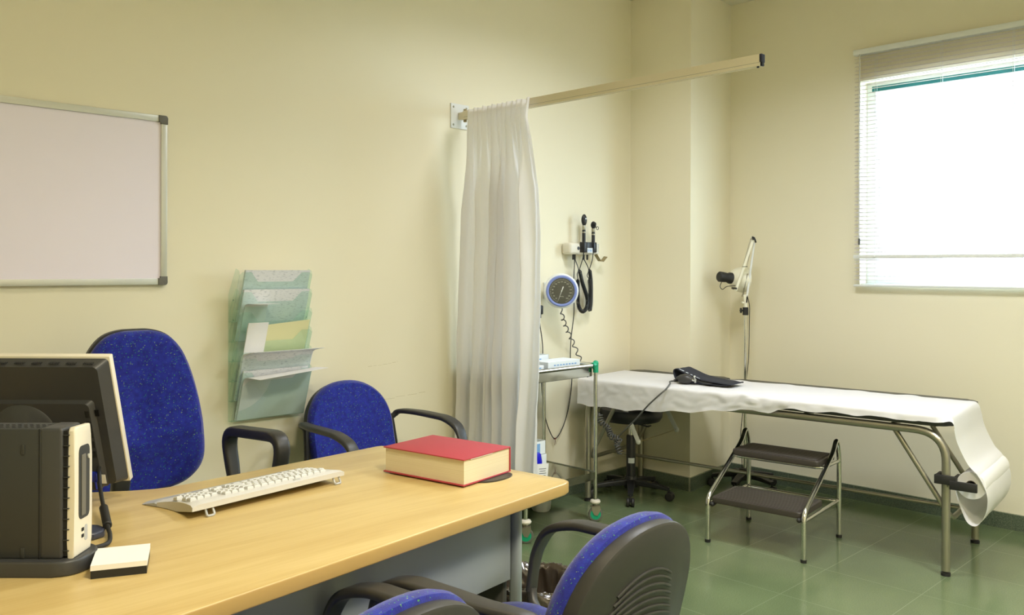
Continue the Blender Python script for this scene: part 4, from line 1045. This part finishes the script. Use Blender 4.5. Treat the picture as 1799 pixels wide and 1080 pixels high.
# ---- paper roll and sheet
pr = thing('paper_roll', 'white couch paper spread over the couch and hanging in a loop from its roll', 'paper roll', (3.71, -.16, 0), CR)
RCX, RCZ, RR = 1.932, .392, .0575
W0, W1 = .022, .535
b = new()
b_ = [(.020, W0), (.056, W0-.001), (RR, W0+.001), (RR, W1), (.020, W1), (.018, W1-.01), (.018, W0+.01)]
pts_ = b_+[b_[0]]
lathe(b, pts_, (RCX, 0, RCZ), (0, 1, 0), 48); obj('roll', b, M_paper, pr)
b = new(); lathe(b, [(.0185, W0-.0005), (.0215, W0-.0008), (.0215, W0+.02), (.0185, W0+.02)], (RCX, 0, RCZ), (0, 1, 0), 32); obj('cardboard_core', b, mat('cardboard', srgb(70, 58, 40), .8), pr)
hang = [(-.06, .146), (.3, .146), (.61, .118), (.92, .072), (1.07, .068), (1.12, .050), (1.2, .040), (1.30, .042), (1.42, .036), (1.7, .034), (1.80, .033), (1.86, .032), (3, .03)]
def hg(x):
    for (a, p), (c, q) in zip(hang, hang[1:]):
        if a <= x <= c: return p+(q-p)*(x-a)/(c-a)
    return 0
endp = spline([(1.83, 0, .6855), (1.855, 0, .682), (1.868, 0, .665), (1.876, 0, .630), (1.888, 0, .570), (1.925, 0, .487), (1.960, 0, .446), (1.989, 0, .388), (1.996, 0, .335), (1.986, 0, .280), (1.957, 0, .230), (1.922, 0, .234), (1.894, 0, .29), (1.878, 0, .345), (1.873, 0, .385)], 6)
NL = 230
top_n = NL-len(endp)
def sheet(i, v):
    """i station along, v across 0 near hanging edge .. 1 far edge"""
    if i < top_n:
        x = -.052+(1.83+.052)*i/top_n; e = 0
        d = hg(x)+.004*math.sin(x*31)*(x < 1.75)+.003*noise.noise(Vector((x*20, 0, 0)))
        zt_ = .6865 if x < .6 else .6865-.0035*min(1, (x-.6)/.05)
        yf = (.468 if x < .6 else .468+.022*min(1, (x-.6)/.3))+.012*noise.noise(Vector((x*7, 3, 0)))-.02*math.exp(-((x-.05)/.1)**2)
        rr = .014; tot = d+(yf+.026); s = v*tot
        if s < d-rr: y, z = -.0265, zt_-d+s
        elif s < d+rr*.6:
            k = (s-(d-rr))/(rr*1.6); a = k*PI/2; y, z = -.0265+rr*(1-math.cos(a)), zt_-rr+rr*math.sin(a)
        else: y, z = -.0265+(s-d)+rr*.4, zt_
        wr = math.exp(-((x-.98)/.33)**2)*math.exp(-((s-d-.02)/.13)**2)
        wn = noise.noise(Vector((x*11+s*16, s*7-x*3, 1)))*.011*wr+abs(noise.noise(Vector((x*6-s*22, s*15+x*9, 7))))*.012*wr
        hgn = (.006*noise.noise(Vector((x*9, s*10, 4)))+.004*noise.noise(Vector((x*25, s*28, 9))))
        flat = .0012*abs(noise.noise(Vector((x*14, y*14, 2))))
        rip = .010*max(0, noise.noise(Vector((x*8, 9, 5))))*math.exp(-((s-tot)/.05)**2)
        if s < d: y -= abs(hgn)+wn*.8+.006*(1-s/max(d, .01)); 
        z += (wn*.8 if s > d*.6 else 0)+flat+rip
        if x < 0: y += 0
        return Vector((x, y, max(z, .60 if s > d else -1)))
    p = endp[min(len(endp)-1, i-top_n)]
    f = (i-top_n)/len(endp)
    y0 = -.0265+.040*min(1, max(0, f-.2)*2.5); y1 = .490+.043*min(1, f*3)
    dz = .032*max(0, 1-v/.05)*max(0, 1-f/.22)
    return Vector((p.x+.004*(dz > .002)+.002*noise.noise(Vector((v*4, f*9, 2)))*(f > .2), y0+(y1-y0)*v, p.z-dz))
b = new(); NV = 90
V = [[b.verts.new(sheet(i, j/NV)) for j in range(NV+1)] for i in range(NL)]
for i in range(NL-1):
    for j in range(NV): b.faces.new((V[i][j], V[i+1][j], V[i+1][j+1], V[i][j+1]))
obj('paper_sheet', b, M_couchpaper, pr, angle=180)

# ---- blood pressure cuff on the couch
cf = thing('pressure_cuff', 'folded black blood pressure cuff with rubber bulb lying on the couch paper', 'blood pressure cuff', (3.71, -.16, 0), CR)
Z = .6915
loop = spline([(.790, 0, Z+.012), (.74, 0, Z+.004), (.66, 0, Z+.004), (.55, 0, Z+.003), (.485, 0, Z+.004), (.462, 0, Z+.016), (.450, 0, Z+.050), (.458, 0, Z+.066), (.478, 0, Z+.066), (.52, 0, Z+.050), (.58, 0, Z+.030), (.64, 0, Z+.020), (.72, 0, Z+.014), (.775, 0, Z+.010)], 5)
b = new()
for i in range(len(loop)-1): pass
def cuffp(i, v):
    p = loop[i]; w = .155+.145*v; tw_ = .010*(v-.5)*math.sin(i*.15)
    return Vector((p.x+.012*math.sin(v*3)*(p.z-Z)*6, w-.010*(p.x-.6), p.z+tw_*.3+.0015*noise.noise(Vector((i*.3, v*5, 0)))))
V = [[b.verts.new(cuffp(i, j/12)) for j in range(13)] for i in range(len(loop))]
for i in range(len(loop)-1):
    for j in range(12): b.faces.new((V[i][j], V[i+1][j], V[i+1][j+1], V[i][j+1]))
obj('cuff', b, M_cuff, cf, solid=.005, angle=60)
b = new()
for (x, w, l, hgt) in ((.492, .165, .028, .008), (.526, .163, .014, .007), (.552, .163, .012, .005), (.590, .163, .02, .003)):
    zc = Z+.0645-(x-.478)*.34; box(b, (x, w+.006, zc+.0045), (l, hgt*1.4, .001), Matrix.Rotation(R(19), 3, 'Y'))
obj('cuff_label', b, M_lab, cf, smooth=False)
b = new(); M_bulb = mat('black_rubber_bulb', srgb(56, 55, 54), .38)
lathe(b, [(0, -.05), (.008, -.048), (.013, -.040), (.022, -.025), (.027, 0), (.024, .022), (.013, .038), (.008, .044), (0, .045)], (.535, .128, Z+.024), (1, .05, 0), 24); obj('bulb', b, M_bulb, cf)
b = new(); cyl(b, (.578, .128, Z+.022), (.603, .130, Z+.020), .007, n=14); cyl(b, (.59, .129, Z+.018), (.59, .129, Z+.040), .006, n=10); ball(b, (.59, .129, Z+.040), .0075, n=10); cyl(b, (.598, .12, Z+.013), (.598, .142, Z+.013), .005, n=8); obj('air_valve', b, M_chrome, cf)
b = new(); tube(b, spline([(.60, .130, Z+.02), (.64, .135, Z+.012), (.67, .15, Z+.008), (.68, .165, Z+.006)], 5), .0035, n=8); obj('bulb_tube', b, M_blk2, cf)
b = new(); tube(b, spline([(.495, .150, Z+.012), (.475, .08, Z+.010), (.50, .03, Z+.010), (.515, .0, Z+.008), (.512, -.037, .675), (.49, -.062, .648), (.425, -.072, .585), (.356, -.072, .509), (.268, -.07, .425), (.235, -.06, .39)], 7), .0042, n=9); obj('air_hose', b, M_hosegrey, cf)
b = new(); cyl(b, (.495, .150, Z+.014), (.482, .11, Z+.012), .0075, n=12); obj('hose_connector', b, M_blk2, cf)
b = new()
hb = helix(spline([(.105, -.05, .505), (.13, -.062, .46), (.165, -.045, .43), (.19, -.06, .395), (.235, -.055, .385), (.225, -.05, .35), (.25, -.055, .305)], 8), .0145, .0135, 12, taper=.01)
hb = [p+Vector((.004*noise.noise(p*30), .006*noise.noise(p*25+Vector((3, 1, 2))), .004*noise.noise(p*28))) for p in hb]
tube(b, hb, .0036, n=7); obj('hose_coil', b, M_hosegrey, cf)

# ------------------------------------------------------------------ two step stool
ss = thing('step_stool', 'chrome two step stool with ribbed dark treads in front of the couch', 'step stool', (3.822, -1.236, 0), R(6.4))
hd_, hw_ = .236, .231
for y in (-hw_, hw_):
    b = new(); tube(b, fillet([(-hd_, y, .012), (-hd_, y, .212), (.150, y, .425), (.195, y, .487), (.225, y, .43) , (hd_, y, .38), (hd_, y, .012)], [.04, .05, .045, .04, .05], 6), .0115, n=14); obj('side_frame', b, M_chrome, ss)
    for x in (-hd_, hd_): b = new(); cyl(b, (x, y, 0), (x, y, .014), .0135, n=14); obj('foot_cap', b, M_blk2, ss)
b = new(); tube(b, fillet([(-hd_+.01, -hw_, .180), (hd_-.02, -hw_, .180) , (.205, -hw_+.03, .180), (.205, hw_-.03, .180), (hd_-.02, hw_, .180), (-hd_+.01, hw_, .180)], [.01, .03, .03, .01], 4), .009, n=12); obj('lower_support', b, M_chrome, ss)
b = new(); tube(b, fillet([(hd_, -hw_, .372), (.02, -hw_+.008, .372), (.02, hw_-.008, .372), (hd_, hw_, .372)], .05, 6), .008, n=12); obj('upper_support', b, M_chrome, ss)
def tread(name, x0, x1, z):
    b = new(); prism(b, [(x+(x0+x1)/2, y) for x, y in rrect(x1-x0, 2*hw_-.028, .02, 5)], z-.028, z-.002, bev=.006); tt = obj(name, b, M_rubtread, ss)
    b = new(); n = 13
    for k in range(n):
        x = x0+.02+(x1-x0-.04)*k/(n-1); bx(b, x-.0055, x+.0055, -hw_+.03, hw_-.03, z-.003, z+.0005, .0012, 1)
    obj('tread_ribs', b, M_rubtread, tt)
tread('tread', -.232, .055, .218); tread('tread', -.005, .222, .408)
for y in (-hw_+.022, hw_-.022): b = new(); cyl(b, (-.235, y, .183), (-.205, y, .186), .0105, n=12); ball(b, (-.235, y, .183), .0108, n=12); obj('rubber_buffer', b, M_blk2, ss)

# ------------------------------------------------------------------ round swivel stool beneath the couch
rs = thing('swivel_stool', 'round black swivel stool on casters pushed beneath the couch', 'stool', (3.965, -.265, 0))
b = new(); lathe(b, [(0, .430), (.12, .430), (.165, .438), (.178, .460), (.180, .485), (.172, .503), (.12, .51), (0, .512)], n=48); obj('seat', b, M_black, rs)
b = new(); lathe(b, [(0, .06), (.026, .06), (.026, .345), (.023, .35), (0, .35)], n=24); obj('column_cover', b, M_black, rs)
b = new(); cyl(b, (0, 0, .34), (0, 0, .432), .014, n=16); obj('gas_piston', b, M_chrome, rs)
b = new(); tube(b, [(.01, -.01, .42), (.09, -.03, .395), (.11, -.035, .39)], .005, n=8); box(b, (.12, -.035, .389), (.05, .02, .006), .3, .002); obj('height_lever', b, M_black, rs)
b = new(); a = math.atan2(-.72, -.70)
for q in range(6):
    t0, t1 = a-.75+q*.25, a-.75+(q+1)*.25; r_ = .0265
    f = [b.verts.new((r_*math.cos(t_), r_*math.sin(t_), z_)) for t_, z_ in ((t0, .192), (t1, .192), (t1, .222), (t0, .222))]; b.faces.new(f)
bmesh.ops.remove_doubles(b, verts=b.verts[:], dist=1e-5); obj('paper_label', b, M_lab, rs)
star_base(rs, .225, R(217), M_black, zc=.062, wheel=.024)

# ------------------------------------------------------------------ examination lamp on a wheeled stand
el = thing('examination_lamp', 'white jointed examination lamp on a chrome pole in the corner behind the couch', 'lamp', (4.60, -.627, 0), YAW)
S = .00339
def lp_(px, py, dy=0.): return Vector(((px-1311)*S, dy, 1.3-(py-472)*S))
star_base(el, .19, R(20), M_blk2, zc=.062, wheel=.022, wide=.05)
b = new(); cyl(b, (0, 0, .06), (0, 0, 1.05), .0095, n=16); obj('pole', b, M_chrome, el)
b = new(); c = lp_(1311, 545); cyl(b, c-Vector((0, 0, .024)), c+Vector((0, 0, .022)), .017, n=18); cl_ = obj('collar', b, M_blk2, el)
b = new(); c2_ = lp_(1303, 544)
cyl(b, lp_(1308, 544), c2_, .006, n=10)
for k in range(3): box(b, c2_+Vector((0, -.0, 0)), (.008, .03, .008), Matrix.Rotation(k*PI/3, 3, 'X'))
obj('clamp_knob', b, M_blk2, cl_)
b = new(); sweep(b, [lp_(1311, 538), lp_(1311, 528), lp_(1309, 516)], rrect(.020, .022, .005), up=(0, 1, 0)); cyl(b, lp_(1306, 530, -.016), lp_(1306, 530, .016), .006, n=10); obj('lower_joint', b, M_shade, el)
b = new(); sweep(b, [lp_(1313, 522), lp_(1326, 424)], rrect(.011, .012, .003), up=(0, 1, 0)); obj('lower_arm', b, M_white, el)
b = new()
for dx in (0, 1): 
    for s in (-.008, .008): cyl(b, lp_(1306, 519, s), lp_(1313.5, 480, s), .0018, n=8)
cyl(b, lp_(1306, 519, -.012), lp_(1306, 519, .012), .004, n=8); cyl(b, lp_(1313.5, 480, -.012), lp_(1317, 480, .012), .003, n=8)
obj('lower_spring', b, M_steel, el)
b = new(); sweep(b, [lp_(1320, 424), lp_(1322, 416), lp_(1326, 418)], rrect(.020, .020, .005), up=(0, 1, 0)); ej = obj('elbow_joint', b, M_shade, el)
b = new(); tube(b, spline([lp_(1321, 415, -.011), lp_(1325, 417, -.012), lp_(1328, 425, -.012)], 5), .005, n=10); obj('elbow_cap', b, M_blk2, ej)
b = new(); sweep(b, [lp_(1321.5, 419, -.028), lp_(1290, 509, -.045)], rrect(.015, .016, .003), up=(0, 1, 0)); obj('upper_arm', b, M_shade, el)
b = new()
for (p, q) in (((1317, 418), (1303, 467)), ((1320, 424), (1310, 467))): cyl(b, lp_(*p, -.03), lp_(*q, -.042), .0022, n=8)
cyl(b, lp_(1302, 467, -.045), lp_(1311, 467, -.040), .003, n=8); obj('upper_spring', b, M_steel, el)
b = new(); cyl(b, lp_(1321, 419, -.05), lp_(1321, 419, .01), .006, n=10); cyl(b, lp_(1290, 505, -.058), lp_(1290, 505, .03), .006, n=10); obj('pivot_pin', b, M_blk2, el)
hc = lp_(1300, 489, .055); ax = Vector((-.93, -.32, .12)).normalized()   # axis pointing to the neck (left, toward room)
b = new(); lathe(b, [(.078, -.050), (.077, -.027), (.068, .005), (.053, .027), (.036, .040), (.030, .043)], hc, ax, 40); lathe(b, [(.075, -.050), (.074, -.027), (.065, .003), (.050, .024), (.034, .036)], hc, ax, 40); obj('lamp_shade', b, M_shade, el)
b = new(); lathe(b, [(.034, .040), (.034, .055), (.028, .070), (.031, .10), (.031, .122), (.026, .128), (0, .128)], hc, ax, 28); nk_ = obj('lamp_socket', b, M_blk2, el)
b = new(); ball(b, hc-ax*.0, .026, n=16); obj('bulb', b, M_white, nk_)
ne = hc+ax*.085
b = new(); tube(b, spline([ne+Vector((-.02, -.01, -.025)), ne+Vector((-.03, -.01, -.055)), ne+Vector((-.015, -.01, -.072)), ne+Vector((.01, -.01, -.055)), lp_(1290, 500, -.04)], 6), .0022, n=7); obj('lamp_cord', b, M_blk2, el)
b = new(); tube(b, spline([lp_(1313, 518, -.012), lp_(1317, 535, -.012), lp_(1318, 560, 0), lp_(1317, 620, 0), lp_(1315, 655, .01), lp_(1304, 760, .01), Vector((-.02, 0, .20)), Vector((-.015, 0, .08))], 6), .0022, n=7); obj('power_cord', b, M_blk2, el)
b = new(); cyl(b, lp_(1313, 520, -.012), lp_(1312, 530, -.012), .004, n=8); obj('cord_sleeve', b, M_blk2, el)
